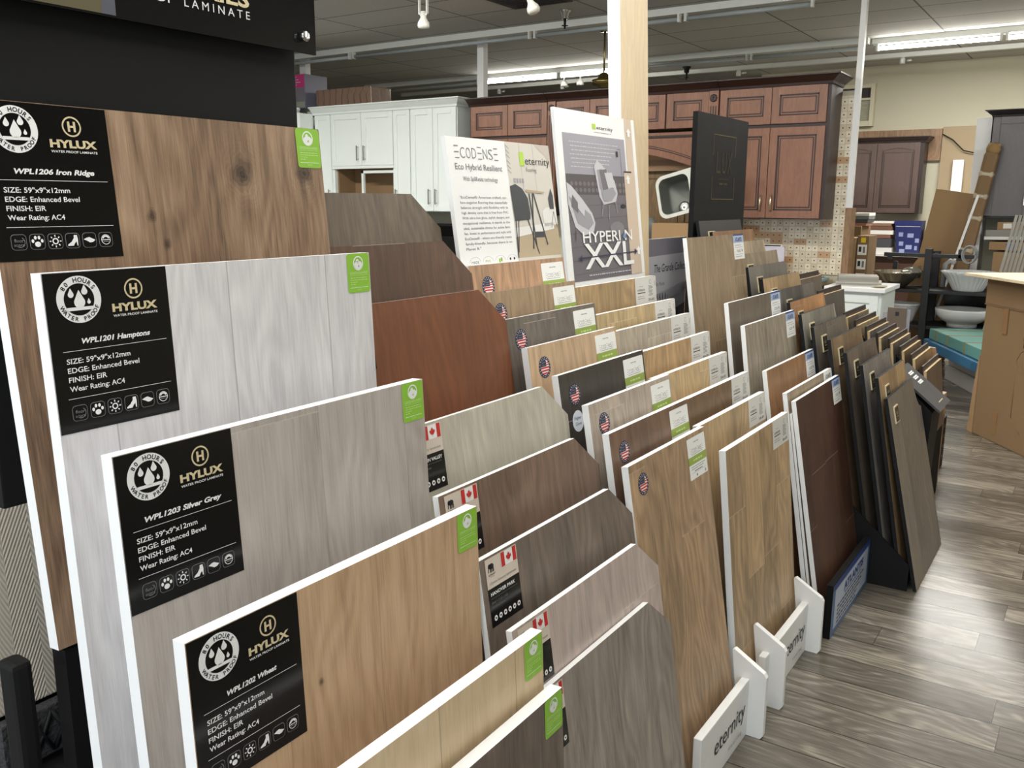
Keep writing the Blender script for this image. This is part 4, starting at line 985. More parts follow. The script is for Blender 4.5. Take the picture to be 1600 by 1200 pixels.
for k in range(4): door(root, -4.49+.377*k, -4.49+.377*(k+1), 1.10, 1.78, 7.80, OLVW, CHERRYD, 'flat', None, None, 'back_door')

# white display
root = empty('wall_cabinet', (-6.6, KY+.2, 1.39), 'run of white shaker wall cabinets with bar handles and an open niche', 'wall cabinet')
for a, c, z0 in ((-7.70, -7.452, 1.39), (-7.452, -6.53, 1.875), (-6.53, -5.68, 1.39)): b = MB(); b.box((a, KY+.02, z0), (c, 7.85, 2.46), WHITEC); rel(root, b.build('carcass', root))
for a, c, z0, hx, hz in ((-7.70, -7.455, 1.395, -7.49, 1.48), (-7.45, -6.99, 1.88, -7.04, 1.95), (-6.99, -6.535, 1.88, -6.94, 1.95), (-6.53, -6.30, 1.395, -6.49, 1.48), (-6.29, -5.99, 1.395, -6.035, 1.48), (-5.99, -5.685, 1.395, -5.945, 1.48)):
    door(root, a, c, z0, 2.445, KY, WHITEC, GREYD, 'flat', (hx, hz), CHROME, 'door', .13)
crown(root, -7.72, -5.68, KY+.005, 2.445, 2.53, WHITEC, .08, (0, 1), 7.85)
b = MB(); b.box((-7.45, KY+.02, 1.39), (-7.425, 7.85, 1.875), WHITEC); b.box((-6.555, KY+.02, 1.39), (-6.53, 7.85, 1.875), WHITEC); b.box((-7.45, KY, 1.85), (-6.53, KY+.03, 1.88), WHITEC); b.box((-7.45, KY+.02, 1.39), (-6.53, 7.85, 1.41), WHITEC); b.box((-7.05, KY+.05, 1.41), (-7.02, KY+.08, 1.83), WHITEC); b.box((-7.05, KY+.05, 1.80), (-6.555, KY+.08, 1.83), WHITEC); rel(root, b.build('niche_frame', root))
b = MB(); b.box((-7.425, 7.82, 1.41), (-6.70, 7.85, 1.875), CARDD); b.box((-7.42, 7.56, 1.41), (-7.40, 7.82, 1.86), CARDD); rel(root, b.build('niche_lining', root))
root = empty('wall_cabinet', (-7.95, 7.1, 1.39), 'white shaker wall cabinet turned at a square corner to the long white run', 'wall cabinet')
b = MB(); b.box((-8.30, 6.75, 1.39), (-7.95, 7.86, 2.46), WHITEC); b.box((-7.95, 7.3, 1.39), (-7.72, 7.50, 2.46), WHITEC); rel(root, b.build('carcass', root))
b = MB(); b.box((-7.95, 6.76, 1.40), (-7.93, 7.28, 2.44), WHITEC, .003); b.box((-7.935, 6.82, 1.46), (-7.928, 7.22, 2.38), WHITEC); rel(root, b.build('door', root))
b = MB(); b.box((-8.3, 6.70, 2.445), (-7.87, 7.44, 2.50), WHITEC); b.box((-8.3, 6.67, 2.50), (-7.84, 7.42, 2.53), WHITEC); rel(root, b.build('crown_moulding', root))
root = empty('range_base', (-6.0, 7.5, 0), 'black cooker and dark counter below the white cabinets', 'cooker')
b = MB(); b.box((-7.7, 7.22, .1), (-5.0, 7.85, .88), GREYD); rel(root, b.build('base_units', root))
b = MB(); b.box((-7.72, 7.18, .88), (-4.98, 7.85, .92), mat('black_stone', (30, 30, 32), .2)); rel(root, b.build('counter', root))
b = MB(); b.box((-6.45, 7.62, .92), (-5.7, 7.85, 1.26), BLACK, .01); b.box((-6.42, 7.612, 1.14), (-5.73, 7.62, 1.24), TAGK); b.box((-6.45, 7.25, .92), (-5.7, 7.62, .935), TAGK); rel(root, b.build('cooker_back', root))
b = MB(); b.box((-5.66, 7.55, .92), (-5.25, 7.84, .98), WHITE, .005); tag(b.build('sample_tile'), 'white stone sample lying on the dark counter below the white cabinets', 'tile sample')

# counter run below the hood and cherry cabinets
root = empty('base_cabinet', (-3.4, 7.5, 0), 'cherry base cabinet with pale counter below the mosaic backsplash', 'base cabinet')
b = MB(); b.box((-4.97, 7.25, .1), (-1.96, 7.84, .83), CHERRYD); b.box((-4.97, 7.32, 0), (-1.96, 7.84, .1), GREYD); rel(root, b.build('carcass', root))
for k in range(6): door(root, -4.96+.5*k, -4.96+.5*(k+1), .12, .82, 7.225, CHERRY, CHERRYD, 'raised', (-4.96+.5*k+(.45 if k % 2 == 0 else .05), .62), NICKEL, 'door', .12)
b = MB(); b.box((-4.98, 7.18, .83), (-1.94, 7.845, .865), mat('beige_stone', (168, 146, 116), .3), .004); rel(root, b.build('counter', root))
b = MB(); b.box((-2.58, 7.62, .867), (-2.30, 7.64, 1.13), mat('lilac_paper', (206, 202, 216), .5), .002); b.box((-2.62, 7.645, .867), (-2.33, 7.66, 1.15), WHITE, .002); b.box((-2.61, 7.643, 1.135), (-2.34, 7.6445, 1.145), INKK); b.box((-2.5, 7.618, 1.02), (-2.38, 7.6195, 1.03), INKG); b.box((-2.47, 7.618, 1.06), (-2.40, 7.6195, 1.075), INKG); b.box((-2.55, 7.60, .867), (-2.35, 7.70, .875), WHITE); tag(b.build('brochure_stand'), 'white printed brochure standing upright in front of the mosaic backsplash', 'brochure')
b = MB(); b.box((-3.30, 7.12, .867), (-2.75, 7.60, 1.325), CARD, .004); b.box((-3.30, 7.118, 1.08), (-2.75, 7.121, 1.11), CARDD); b.box((-3.1, 7.117, 1.15), (-3.02, 7.12, 1.2), INKK); b.box((-2.9, 7.117, 1.14), (-2.88, 7.12, 1.26), INKK)
tag(b.build('cardboard_box'), 'cardboard box on the pale counter carrying the tilted steel sink', 'box')
# double bowl steel sink, propped up
root = empty('kitchen_sink', (-3.0, 7.22, 1.30), 'stainless double-bowl kitchen sink propped on its side on a cardboard box', 'sink')
STEEL = mat('satin_steel', (176, 176, 170), .32, .85); SINKIN = mat('steel_bowl_inside', (120, 122, 116), .55, .6); CREAM = mat('sink_rim_pale', (206, 206, 196), .45)  # rim paler and bowl insides darker than the satin steel
def rr(x0, x1, z0, z1, r):
    pts = []
    for cx, cz, a0 in ((x1-r, z0+r, -90), (x1-r, z1-r, 0), (x0+r, z1-r, 90), (x0+r, z0+r, 180)): pts += [(cx+r*math.cos(R(a0+k*15)), cz+r*math.sin(R(a0+k*15))) for k in range(7)]
    return pts
def bowl(b, outer, inner_scale, depth):
    """one rounded bowl pressed back along +y from its rim outline"""
    cx = sum(p[0] for p in outer)/len(outer); cz = sum(p[1] for p in outer)/len(outer); rows = []
    for sc, dy in ((1, 0), (.97, .01), (.90, depth*.8), (.80, depth), (.02, depth*1.02)):
        rows.append([b.bm.verts.new((cx+(p[0]-cx)*sc, dy, cz+(p[1]-cz)*sc)) for p in outer])
    fs = []; n_ = len(outer)
    for A_, B_ in zip(rows, rows[1:]):
        for k in range(n_): fs.append(b.bm.faces.new((A_[k], A_[(k+1) % n_], B_[(k+1) % n_], B_[k])))
    b._tag(fs, SINKIN, True); return rows[0]
MS = Matrix.Translation((-3.24, 7.17, 1.345)) @ Matrix.Rotation(R(-15), 4, 'Y') @ Matrix.Rotation(R(-8), 4, 'X')
b = MB(); r1_ = bowl(b, rr(.025, .30, .03, .34, .06), .9, .17); r2_ = bowl(b, rr(.325, .60, .03, .34, .06), .9, .17)
bmesh.ops.transform(b.bm, matrix=MS, verts=b.bm.verts[:]); o = rel(root, b.build('bowls', root))
b = MB(); out = rr(0, .625, 0, .37, .075)
ov = [b.bm.verts.new((p[0], 0, p[1])) for p in out]
edges = [b.bm.edges.new((ov[k], ov[(k+1) % len(ov)])) for k in range(len(ov))]
for hole in (rr(.025, .30, .03, .34, .06), rr(.325, .60, .03, .34, .06)):
    hv = [b.bm.verts.new((p[0], 0, p[1])) for p in hole]; edges += [b.bm.edges.new((hv[k], hv[(k+1) % len(hv)])) for k in range(len(hv))]
fr_ = bmesh.ops.triangle_fill(b.bm, use_beauty=True, use_dissolve=False, edges=edges)
fs = [f for f in fr_['geom'] if isinstance(f, bmesh.types.BMFace)]
ex_ = bmesh.ops.extrude_face_region(b.bm, geom=fs); bmesh.ops.translate(b.bm, vec=(0, -.006, 0), verts=[v for v in ex_['geom'] if isinstance(v, bmesh.types.BMVert)])
b._tag(b.bm.faces[:], CREAM); bmesh.ops.recalc_face_normals(b.bm, faces=b.bm.faces[:])
bmesh.ops.transform(b.bm, matrix=MS, verts=b.bm.verts[:]); rel(root, b.build('rim', root))
b = MB()
for cx in (.162, .462): b.lathe([(0, 0), (.045, 0), (.05, .006), (.03, .008), (.0, .004)], STEEL, 20, M=MS @ Matrix.Translation((cx, .165, .10)) @ Matrix.Rotation(R(90), 4, 'X'))
rel(root, b.build('drain', root))
b = MB(); b.lathe([(.0, 0), (.11, .01), (.13, .12), (.10, .26), (.12, .34), (.13, .42), (.08, .50), (.03, .48), (0, .49)], mat('clear_plastic_wrap', (170, 178, 178), .15, trans=.5), 18, c=(-3.47, 7.32, .867), flute=(.10, 5))
b.lathe([(.0, 0), (.06, 0), (.06, .38), (.05, .40), (0, .40)], GREYD, 14, c=(-3.47, 7.32, .87))
tag(b.build('wrapped_fitting'), 'kitchen fitting in crumpled clear plastic on the counter beside the steel sink', 'wrapped fitting')

# things on top of the white cabinets
root = empty('product_box', (-8.08, 7.7, 2.53), 'glossy photo-printed box with a magenta panel on top of the corner white cabinet', 'box')
b = MB(); b.box((-8.26, 7.45, 2.53), (-7.78, 7.8, 2.9), mat('photo_print_grey', (104, 104, 120), .3), .003); rel(root, b.build('carton', root))
b = MB(); b.box((-8.25, 7.445, 2.54), (-7.79, 7.4505, 2.66), mat('photo_print_sage', (126, 132, 116), .3)); b.box((-8.18, 7.4447, 2.56), (-8.13, 7.4505, 2.72), PGREY); b.box((-7.94, 7.4447, 2.6), (-7.79, 7.4505, 2.74), MAUVE); b.box((-8.26, 7.4447, 2.72), (-8.08, 7.4505, 2.88), MAUVE); rel(root, b.build('picture', root))
b = MB(); b.box((-8.02, 7.443, 2.755), (-7.785, 7.4505, 2.895), mat('magenta_print', (176, 52, 110), .35))
for k in range(4): b.box((-7.98, 7.4425, 2.865-.028*k), (-7.90+.03*(k % 3), 7.4432, 2.871-.028*k), PGREY)
rel(root, b.build('magenta_panel', root))
b = MB(); WRAP = mat('wrapped_brown_film', (120, 98, 84), .22, bump=(14, .5)); b.box((-7.68, 7.52, 2.53), (-6.84, 7.84, 2.72), WRAP, .01)
for k in range(9): b.tube([(-7.66+.095*k, 7.515, 2.54), (-7.645+.09*k, 7.512, 2.64), (-7.66+.1*k, 7.517, 2.715)], .007, WRAP, 6)
tag(b.build('wrapped_parcel'), 'brown parcel in shiny film on top of the white cabinets', 'parcel')

# ------------------------------------------------------------------ ceiling gear
TUBE_ON = mat('lit_tube', (255, 255, 255), .5, emit=((255, 251, 240), 42.0)); TUBE_OFF = mat('unlit_tube', (168, 176, 178), .25)
CHAN = mat('white_channel', (214, 216, 212), .45)
def strip(x0, x1, y, label, lit=(), unlit=(), z=ZC, pw=20):
    root = empty('strip_light', ((x0+x1)/2, y, z), label, 'strip light', 'strip lights in rows under the ceiling')
    b = MB(); b.box((x0, y-.055, z-.062), (x1, y+.055, z), CHAN, .004); rel(root, b.build('channel', root))
    for a, c, on in [(a, c, 1) for a, c in lit]+[(a, c, 0) for a, c in unlit]:
        b = MB(); b.tube([(a+.03, y-.035, z-.105), (c-.03, y-.035, z-.105)], .019, TUBE_ON if on else TUBE_OFF, 14); rel(root, b.build('tube', root))
        for e in (a+.012, c-.012): b = MB(); b.box((e-.012, y-.055, z-.13), (e+.012, y-.015, z-.06), CHAN, .003); rel(root, b.build('socket', root))
        if on:
            area('tube_glow', ((a+c)/2, y-.035, z-.14), ((a+c)/2, y-.035, 0), c-a, .05, pw*(c-a), (1.0, .985, .945))
    return root
strip(-8.9, -2.2, 7.86, 'long white strip light with unlit tubes crossing above the white and cherry cabinets', (), ((-8.85, -7.42), (-7.38, -5.0), (-4.96, -3.42), (-3.38, -2.25)))
strip(-9.6, -7.45, 10.45, 'unlit strip light in the dim far corner above the white cabinets', (), ((-9.55, -7.5),))
strip(-7.42, -4.98, 10.45, 'pair of lit tubes glowing behind the brass hanging lamp', ((-7.40, -6.22), (-6.2, -5.0)), ())
strip(-4.95, -2.36, 10.3, 'white strip light with unlit tube above the cherry cabinets, between the two lit ones', (), ((-4.9, -3.65), (-3.62, -2.4)))
strip(-2.34, .12, 10.4, 'brightly lit strip light by the beige back wall', ((-2.30, -1.12), (-1.09, .09)), (), pw=60)
strip(-7.6, -4.9, 4.9, 'unseen strip light added overhead to brighten the white cabinets', ((-7.55, -6.25), (-6.2, -4.95)), (), pw=58)  # added out of view to brighten the white cabinet fronts
strip(-4.8, -2.5, 5.2, 'out-of-view strip light put in to light the cherry cabinets', ((-4.75, -3.65), (-3.6, -2.55)), (), pw=12)  # extra unseen fixture for more light on the cherry doors
strip(.9, 3.5, 7.4, 'added strip light, out of view, brightening the storage corner past the cardboard box', ((.95, 2.2), (2.25, 3.45)), (), pw=40)  # invented fixture outside the view, brightens the basins and shelves
strip(-2.4, .4, 4.9, 'lit strip light over the aisle, above the black-edged boards', ((-2.35, -1.0), (-.95, .35)), ())
strip(-2.4, .4, 2.4, 'lit strip light over the aisle, above the boards with flag stickers', ((-2.35, -1.0), (-.95, .35)), ())
strip(-2.4, .4, -.1, 'lit strip light near the shop front, above the viewer', ((-2.35, -1.0), (-.95, .35)), ())
root = empty('light_track', (-4, 11.5, ZC), 'white track rail running along the ceiling in front of the back wall', 'track')
b = MB(); b.box((-9.8, 11.47, ZC-.05), (.6, 11.53, ZC), CHAN, .003); rel(root, b.build('rail', root))
for x in (-7.9, -6.8, -4.2, -2.25, -.98):
    b = MB(); b.lathe([(0, 0), (.03, 0), (.03, .05), (.02, .07), (0, .07)], CHAN, 14, c=(x, 11.5, ZC-.12)); b.tube([(x+.05, 11.5, ZC-.09), (x+.10, 11.5, ZC-.085)], .012, CHAN, 8); rel(root, b.build('track_adapter', root))
def spot(x, y, z, lean, label):
    root = empty('track_spotlight', (x, y, ZC), label, 'spotlight', 'white track spotlights')
    b = MB(); b.box((x-.35, y-.018, ZC-.03), (x+.35, y+.018, ZC), CHAN, .002); rel(root, b.build('track', root))
    b = MB(); b.box((x-.045, y-.012, z+.10), (x-.035, y+.012, ZC-.03), WHITE, .002); b.box((x+.035, y-.012, z+.10), (x+.045, y+.012, ZC-.03), WHITE, .002); b.tube([(x-.04, y, z+.12), (x-.03, y, z+.095), (x+.03, y, z+.095), (x+.04, y, z+.12)], .008, WHITE, 8); rel(root, b.build('yoke', root))
    b = MB(); b.lathe([(0, .13), (.022, .13), (.024, .085), (.030, .07), (.046, .045), (.050, .02), (.044, .004), (0, 0)], mat('frosted_bulb', (236, 234, 226), .35), 24, M=Matrix.Translation((x, y, z-.01)) @ Matrix.Rotation(R(lean), 4, 'Y')); rel(root, b.build('bulb', root))
spot(-4.87, 6.0, 2.89, 0, 'white track spotlight hanging straight down above the white cabinets')
spot(-3.80, 6.0, 2.90, -25, 'white track spotlight tilted sideways beside the dark ceiling vent')
root = empty('light_track', (-5.6, 10.95, ZC), 'short ceiling track with two small spotlights next to the brass lamp', 'track')
b = MB(); b.box((-6.6, 10.93, ZC-.03), (-5.9, 10.97, ZC), CHAN, .002); rel(root, b.build('rail', root))
for x in (-6.45, -6.2): b = MB(); b.tube([(x, 10.95, ZC-.03), (x, 10.95, ZC-.09)], .010, CHAN, 8); b.lathe([(0, 0), (.05, 0), (.05, .03), (.03, .07), (0, .075)], CHAN, 18, c=(x, 10.95, ZC-.16)); rel(root, b.build('spot_head', root))
b = MB(); b.box((-4.70, 6.50, ZC-.012), (-4.10, 7.09, ZC), mat('dark_vent', (66, 66, 64), .6), .003)
for k in range(9): b.box((-4.66, 6.55+.06*k, ZC-.018), (-4.14, 6.565+.06*k, ZC-.012), GREYD)
tag(b.build('ceiling_vent'), 'dark square air vent set in the grey ceiling tiles', 'vent')
def sprinkler(x, y, label, m_):
    root = empty('fire_sprinkler', (x, y, ZC), label, 'sprinkler', 'ceiling sprinklers')
    b = MB(); b.lathe([(0, 0), (.055, 0), (.055, -.008), (.034, -.03), (.030, -.07), (.026, -.075), (0, -.075)][::-1], m_, 20, c=(x, y, ZC)); rel(root, b.build('escutcheon', root))
    b = MB(); b.tube([(x, y, ZC-.07), (x, y, ZC-.16)], [.014, .008], BLACKE, 10); b.lathe([(0, 0), (.03, 0), (.03, .004), (0, .004)], BLACKE, 14, c=(x, y, ZC-.135)); rel(root, b.build('head', root))
sprinkler(-4.36, 7.40, 'chrome fire sprinkler with dark tip beside the unlit strip light', CHROME)
sprinkler(-4.78, 11.2, 'small dark fire sprinkler above the carved pilaster', BLACKE)
BRASS = mat('antique_brass', (150, 134, 84), .25, .9)
root = empty('ceiling_fan', (-4.47, 8.38, ZC), 'brass hanging lamp with a wide domed body on a long rod', 'fan')  # housing of a ceiling fan without blades, gives no light
b = MB(); b.tube([(-4.47, 8.38, ZC), (-4.47, 8.38, 2.76)], .010, BRASS, 10); b.lathe([(0, 0), (.05, 0), (.05, .02), (0, .03)], BRASS, 16, c=(-4.47, 8.38, ZC-.03)); rel(root, b.build('rod', root))
b = MB(); b.lathe([(0, -.02), (.05, -.02), (.055, 0), (.115, .012), (.125, .035), (.12, .055), (.06, .075), (.05, .11), (.03, .125), (0, .13)], BRASS, 32, c=(-4.47, 8.38, 2.655)); rel(root, b.build('body', root))
# ------------------------------------------------------------------ back wall and the storage corner
TRIMW = wood((128, 96, 66), 'brown_board', axes='xz', pw=.4, pl=6, vary=0, seam=0, end=0)
root = empty('air_conditioner', (-2.75, 12.38, 2.5), 'old window air conditioner set into the beige back wall', 'air conditioner')
ACW = mat('aged_cream_plastic', (190, 184, 160), .5)
b = MB()
for lo, hi in (((-3.22, 12.30, 2.46), (-3.17, 12.40, 2.98)), ((-2.75, 12.30, 2.46), (-2.70, 12.40, 2.98)), ((-3.17, 12.30, 2.93), (-2.75, 12.40, 2.98)), ((-3.17, 12.30, 2.46), (-2.75, 12.40, 2.53)), ((-3.17, 12.31, 2.78), (-2.75, 12.40, 2.81))): b.box(lo, hi, ACW, .004)
rel(root, b.build('frame', root))
b = MB(); b.box((-3.17, 12.35, 2.53), (-2.75, 12.40, 2.78), mat('sage_grille', (126, 130, 112), .5))
for k in range(14): b.box((-3.165, 12.335, 2.54+.017*k), (-2.755, 12.352, 2.546+.017*k), ACW)
rel(root, b.build('grille', root))
b = MB(); b.box((-3.17, 12.35, 2.81), (-2.75, 12.40, 2.93), GREYD)
for k in range(4): b.box((-3.1+.1*k, 12.33, 2.81), (-3.085+.1*k, 12.352, 2.93), ESPD)
rel(root, b.build('louvre', root))
root = empty('wall_cabinet', (-2.45, 12.2, 1.37), 'dark espresso wall cabinet with two arched doors on the beige back wall', 'wall cabinet')
b = MB(); b.box((-3.02, 12.07, 1.37), (-2.02, 12.325, 2.24), ESPD); rel(root, b.build('carcass', root))
door(root, -3.0, -2.56, 1.38, 2.23, 12.05, ESP, ESPD, 'arch'); door(root, -2.56, -2.06, 1.38, 2.23, 12.05, ESP, ESPD, 'arch')
crown(root, -3.02, -2.02, 12.06, 2.23, 2.30, ESPD, .06, (1, 1), 12.325)
b = MB(); b.box((-3.1, 12.33, 2.31), (-1.88, 12.395, 2.40), TRIMW); b.box((-2.02, 12.34, 2.02), (-1.88, 12.395, 2.315), TRIMW); tag(b.build('mounting_board'), 'brown backing board behind the arched espresso cabinet', 'board')
TANW = mat('tan_wall_board', (156, 138, 110), .7)
b = MB(); b.box((-1.875, 12.35, .9), (-1.30, 12.395, 2.42), TANW); tag(b.build('wall_board'), 'plain tan board fixed to the beige wall beside the espresso cabinet', 'board')
b = MB(); b.tube([(-1.87, 12.32, 2.33), (-1.75, 12.31, 2.26), (-1.62, 12.30, 2.13), (-1.5, 12.31, 2.10), (-1.40, 12.33, 2.12)], .007, BLACKE, 8); tag(b.build('loose_cable'), 'loose dark cable looping across the tan board', 'cable')
b = MB(); b.box((-1.72, 12.29, 1.6), (-1.60, 12.33, 2.02), WHITE, .002); b.box((-1.72, 12.30, .3), (-1.60, 12.33, 1.6), WHITE, .002); tag(b.build('white_strip'), 'narrow white strip of board leaning against the tan wall board', 'strip')
# charcoal cabinet on its own display wall
root = empty('wall_cabinet', (-.6, 9.75, 1.36), 'tall charcoal shaker cabinet with long bar handle, above the stacked flat cartons', 'wall cabinet')
b = MB(); b.box((-1.03, 9.54, 1.37), (.7, 9.9, 2.30), GREYD); rel(root, b.build('carcass', root))
for a, c in ((-1.03, -.655), (-.655, -.28), (-.28, .1), (.1, .48)): door(root, a, c, 1.385, 2.28, 9.52, GREYC, GREYD, 'flat', (c-.05, 1.50), CHROME, 'door', .24)
crown(root, -1.03, .7, 9.53, 2.28, 2.34, GREYD, .07, (1, 1), 9.9)
root = empty('display_stand', (-.5, 9.95, 0), 'white end panel and back of the display wall that carries the charcoal cabinet', 'display wall')
b = MB(); b.box((-1.17, 9.56, 0), (-1.04, 10.02, 2.28), WHITE, .003); rel(root, b.build('end_panel', root))
b = MB(); b.box((-1.04, 9.91, 0), (1.2, 10.02, 2.2), WALLM); rel(root, b.build('back_panel', root))
b = MB(); b.box((-.77, 9.58, 2.34), (-.68, 9.7, 2.50), wood((206, 168, 122), 'raw_spruce', axes='xz', pw=.2, vary=0, seam=0, end=0), .002)
for k in range(2): b.tube([(-.77, 9.64, 2.40+.05*k), (-.795, 9.64, 2.40+.05*k)], .003, BLACKE, 6)
tag(b.build('wood_offcut'), 'short raw pine offcut with two nails on top of the charcoal cabinet', 'offcut')

# tall parcels leaning at the back
def lean_box(name, x, y, z, w_, d_, h_, tx, label, cat, m_, extra=None):
    root = empty(name, (x, y, z), label, cat, None, (0, R(tx), 0)); b = MB(); b.box((0, 0, 0), (w_, d_, h_), m_, .004); b.build('carton', root)
    if extra: extra(root)
    return root
def ex1(root):
    b = MB()
    b.box((.10, -.0015, .92), (.30, 0, .935), CARDD); b.box((.13, -.0015, .89), (.26, 0, .898), CARDD); b.box((.14, -.0015, .87), (.24, 0, .877), CARDD); b.build('print', root)
lean_box('flat_carton', -1.71, 9.492, 0, .38, .06, 1.66, 9, 'tall plain flat carton leaning beside the wrapped tube', 'carton', CARD, ex1)
b = MB(); b.box((0, 0, 0), (.022, .016, 1.62), WHITE, .002); o = b.build('white_batten', None, (-1.45, 9.333, 0), (0, R(13.2), 0)); tag(o, 'thin white batten leaning between the flat carton and the wrapped tube', 'batten')
root = empty('wrapped_tube', (-1.29, 9.406, 0), 'long cardboard-wrapped tube bound with clear tape, leaning against the charcoal cabinet', 'tube', None, (0, R(8.2), 0))
b = MB(); b.box((-.05, -.05, 0), (.07, .07, 1.98), CARDD, .03); b.build('wrapping', root)
for z in (.55, 1.05, 1.35, 1.55, 1.75): b = MB(); b.box((-.053, -.053, z), (.073, .073, z+.07), mat('clear_tape', (176, 164, 140), .15), .03); b.build('tape_band', root)
b = MB(); b.lathe([(0, 0), (.05, 0), (.062, .05), (.05, .1), (0, .11)], mat('brown_fleece_cap', (150, 122, 80), .9), 16, c=(.01, .01, 1.96)); b.build('cap', root)

# storage shelves with black metal frame
MET = mat('black_powder_coat', (24, 25, 28), .5)
root = empty('metal_shelf', (-.95, 9.0, 0), 'black metal shelf frame holding the white vessel basins', 'shelf')
for x in (-1.36, -.35):
    for y in (8.85, 9.30): b = MB(); b.box((x-.03, y-.03, 0), (x+.03, y+.03, 1.10 if y < 9 else 1.06), MET, .004); rel(root, b.build('upright', root))
for z in (.40, .725): b = MB(); b.box((-1.72, 8.84, z-.03), (-.33, 9.33, z), MET, .003); rel(root, b.build('shelf_board', root))
b = MB(); b.box((-1.74, 8.83, 1.02), (-.98, 8.87, 1.055), MET, .003); b.box((-1.71, 8.835, .99), (-1.67, 8.865, 1.05), MET, .003); b.box((-1.12, 8.83, 1.0), (-1.08, 8.87, 1.10), MET, .003); rel(root, b.build('top_rail', root))
b = MB(); b.box((-1.74, 9.29, 0), (-1.70, 9.33, .95), MET, .003); rel(root, b.build('upright', root))
CER = mat('white_ceramic', (226, 228, 228), .12)
def basin(name, c, prof, label, flute=None):
    root = empty(name, c, label, 'basin'); b = MB(); b.lathe(prof, CER, 120, flute=flute); b.build('bowl', root)
    b = MB(); b.lathe([(0, 0), (.022, 0), (.024, .004), (0, .006)], CHROME, 16, c=(0, 0, .02)); b.build('drain', root); return root
basin('vessel_basin', (-1.03, 8.97, .726), [(0, 0), (.115, 0), (.125, .01), (.15, .06), (.20, .14), (.228, .168), (.228, .178), (.215, .176), (.17, .09), (.12, .022), (0, .018)], 'white fluted flaring basin on the upper shelf', (.022, 30))
basin('vessel_basin', (-1.05, 8.97, .401), [(0, 0), (.125, 0), (.128, .03), (.135, .038), (.18, .06), (.218, .10), (.232, .15), (.230, .165), (.215, .162), (.19, .11), (.12, .055), (0, .05)], 'smooth round white footed basin on the lower shelf')
basin('vessel_basin', (-1.56, 9.02, .401), [(0, 0), (.08, 0), (.09, .02), (.12, .10), (.15, .165), (.165, .18), (.15, .182), (.11, .09), (.07, .022), (0, .018)], 'small white tapered basin half hidden behind the white vanity', (.01, 36))
BRZ = mat('polished_bronze', (196, 186, 166), .1, .9)
root = empty('metal_basin', (-1.64, 8.98, .726), 'polished bronze flaring basin half wrapped in clear plastic', 'basin')
b = MB(); b.lathe([(0, 0), (.07, 0), (.09, .01), (.15, .07), (.20, .135), (.215, .15), (.205, .153), (.14, .08), (.08, .022), (0, .018)], BRZ, 40); b.build('bowl', root)
b = MB(); b.lathe([(.02, .09), (.06, .10), (.085, .16), (.05, .19), (.015, .20)], mat('thin_plastic', (226, 230, 230), .08, trans=.92), 14, c=(.13, -.03, 0), flute=(.22, 5)); b.build('plastic_wrap', root)
b = MB(); b.box((-.60, 8.95, .745), (-.36, 9.25, .90), mat('navy_carton', (34, 44, 96), .4), .004); tag(b.build('navy_box'), 'small navy box at the end of the upper shelf', 'box')
b = MB(); b.box((-1.25, 9.24, .44), (-.60, 9.26, .69), TAGK, .002); tag(b.build('black_carton'), 'flat black carton behind the smooth round basin', 'carton')
b = MB(); b.prism([(-1.66, .735), (-1.42, .735), (-1.40, 1.0), (-1.5, 1.0)], 'y', 9.21, 9.26, CARD); b.box((-1.5, 9.208, .80), (-1.47, 9.2105, .92), CARDD); tag(b.build('torn_carton'), 'torn brown carton standing behind the bronze basin', 'carton')
b = MB(); b.lathe([(0, 0), (.09, .0), (.12, .015), (.125, .02), (.08, .012), (0, .008)], CHROME, 28, c=(-1.10, 6.9, .40)); b.box((-1.2, 6.85, 0), (-1.0, 6.95, .40), DARKIN); tag(b.build('steel_dish'), 'shallow steel dish on a dark block beyond the small boards', 'dish')
b = MB(); b.box((-1.33, 7.06, .56), (-1.20, 7.075, .74), mat('taupe_card', (96, 82, 70), .5), .002); b.box((-1.275, 7.058, .68), (-1.25, 7.061, .71), INKK); b.box((-1.365, 7.08, .58), (-1.331, 7.085, .70), PMID); b.box((-1.199, 7.08, .56), (-1.175, 7.085, .73), PMID); b.box((-1.36, 7.05, 0), (-1.18, 7.2, .56), DARKIN); tag(b.build('swatch_stand'), 'taupe swatch card standing on a dark stand in front of the white vanity', 'swatch card')

# on the shelf under the espresso cabinet
root = empty('low_counter', (-2.4, 11.9, 0), 'brown low counter under the espresso cabinet', 'counter')
b = MB(); b.box((-3.1, 11.75, .0), (-1.75, 12.35, .86), mat('dark_brown_board', (74, 50, 40), .5)); rel(root, b.build('body', root))
b = MB(); b.box((-3.12, 11.70, .86), (-1.72, 12.36, .89), LIGHTP, .003); rel(root, b.build('top', root))
BLUE = mat('royal_blue_bag', (30, 38, 92), .5)
root = empty('blue_bag', (-2.15, 11.95, .89), 'royal blue bag printed with pale badges on the low counter', 'bag')
b = MB(); b.prism([(-2.19, .89), (-1.95, .89), (-1.93, 1.29), (-2.24, 1.29)], 'y', 11.83, 12.1, BLUE); rel(root, b.build('sack', root))
b = MB()
for x, z, w_ in ((-2.18, 1.13, .05), (-2.08, 1.12, .07), (-1.99, 1.06, .045), (-2.17, 1.02, .05), (-2.09, .98, .07), (-1.99, .97, .03), (-2.16, .93, .06)): b.box((x, 11.827, z-.03), (x+w_, 11.831, z+.02), mat('pale_badge', (140, 150, 186), .5))
b.box((-2.22, 11.827, 1.22), (-1.945, 11.831, 1.226), PGREY); rel(root, b.build('badges', root))
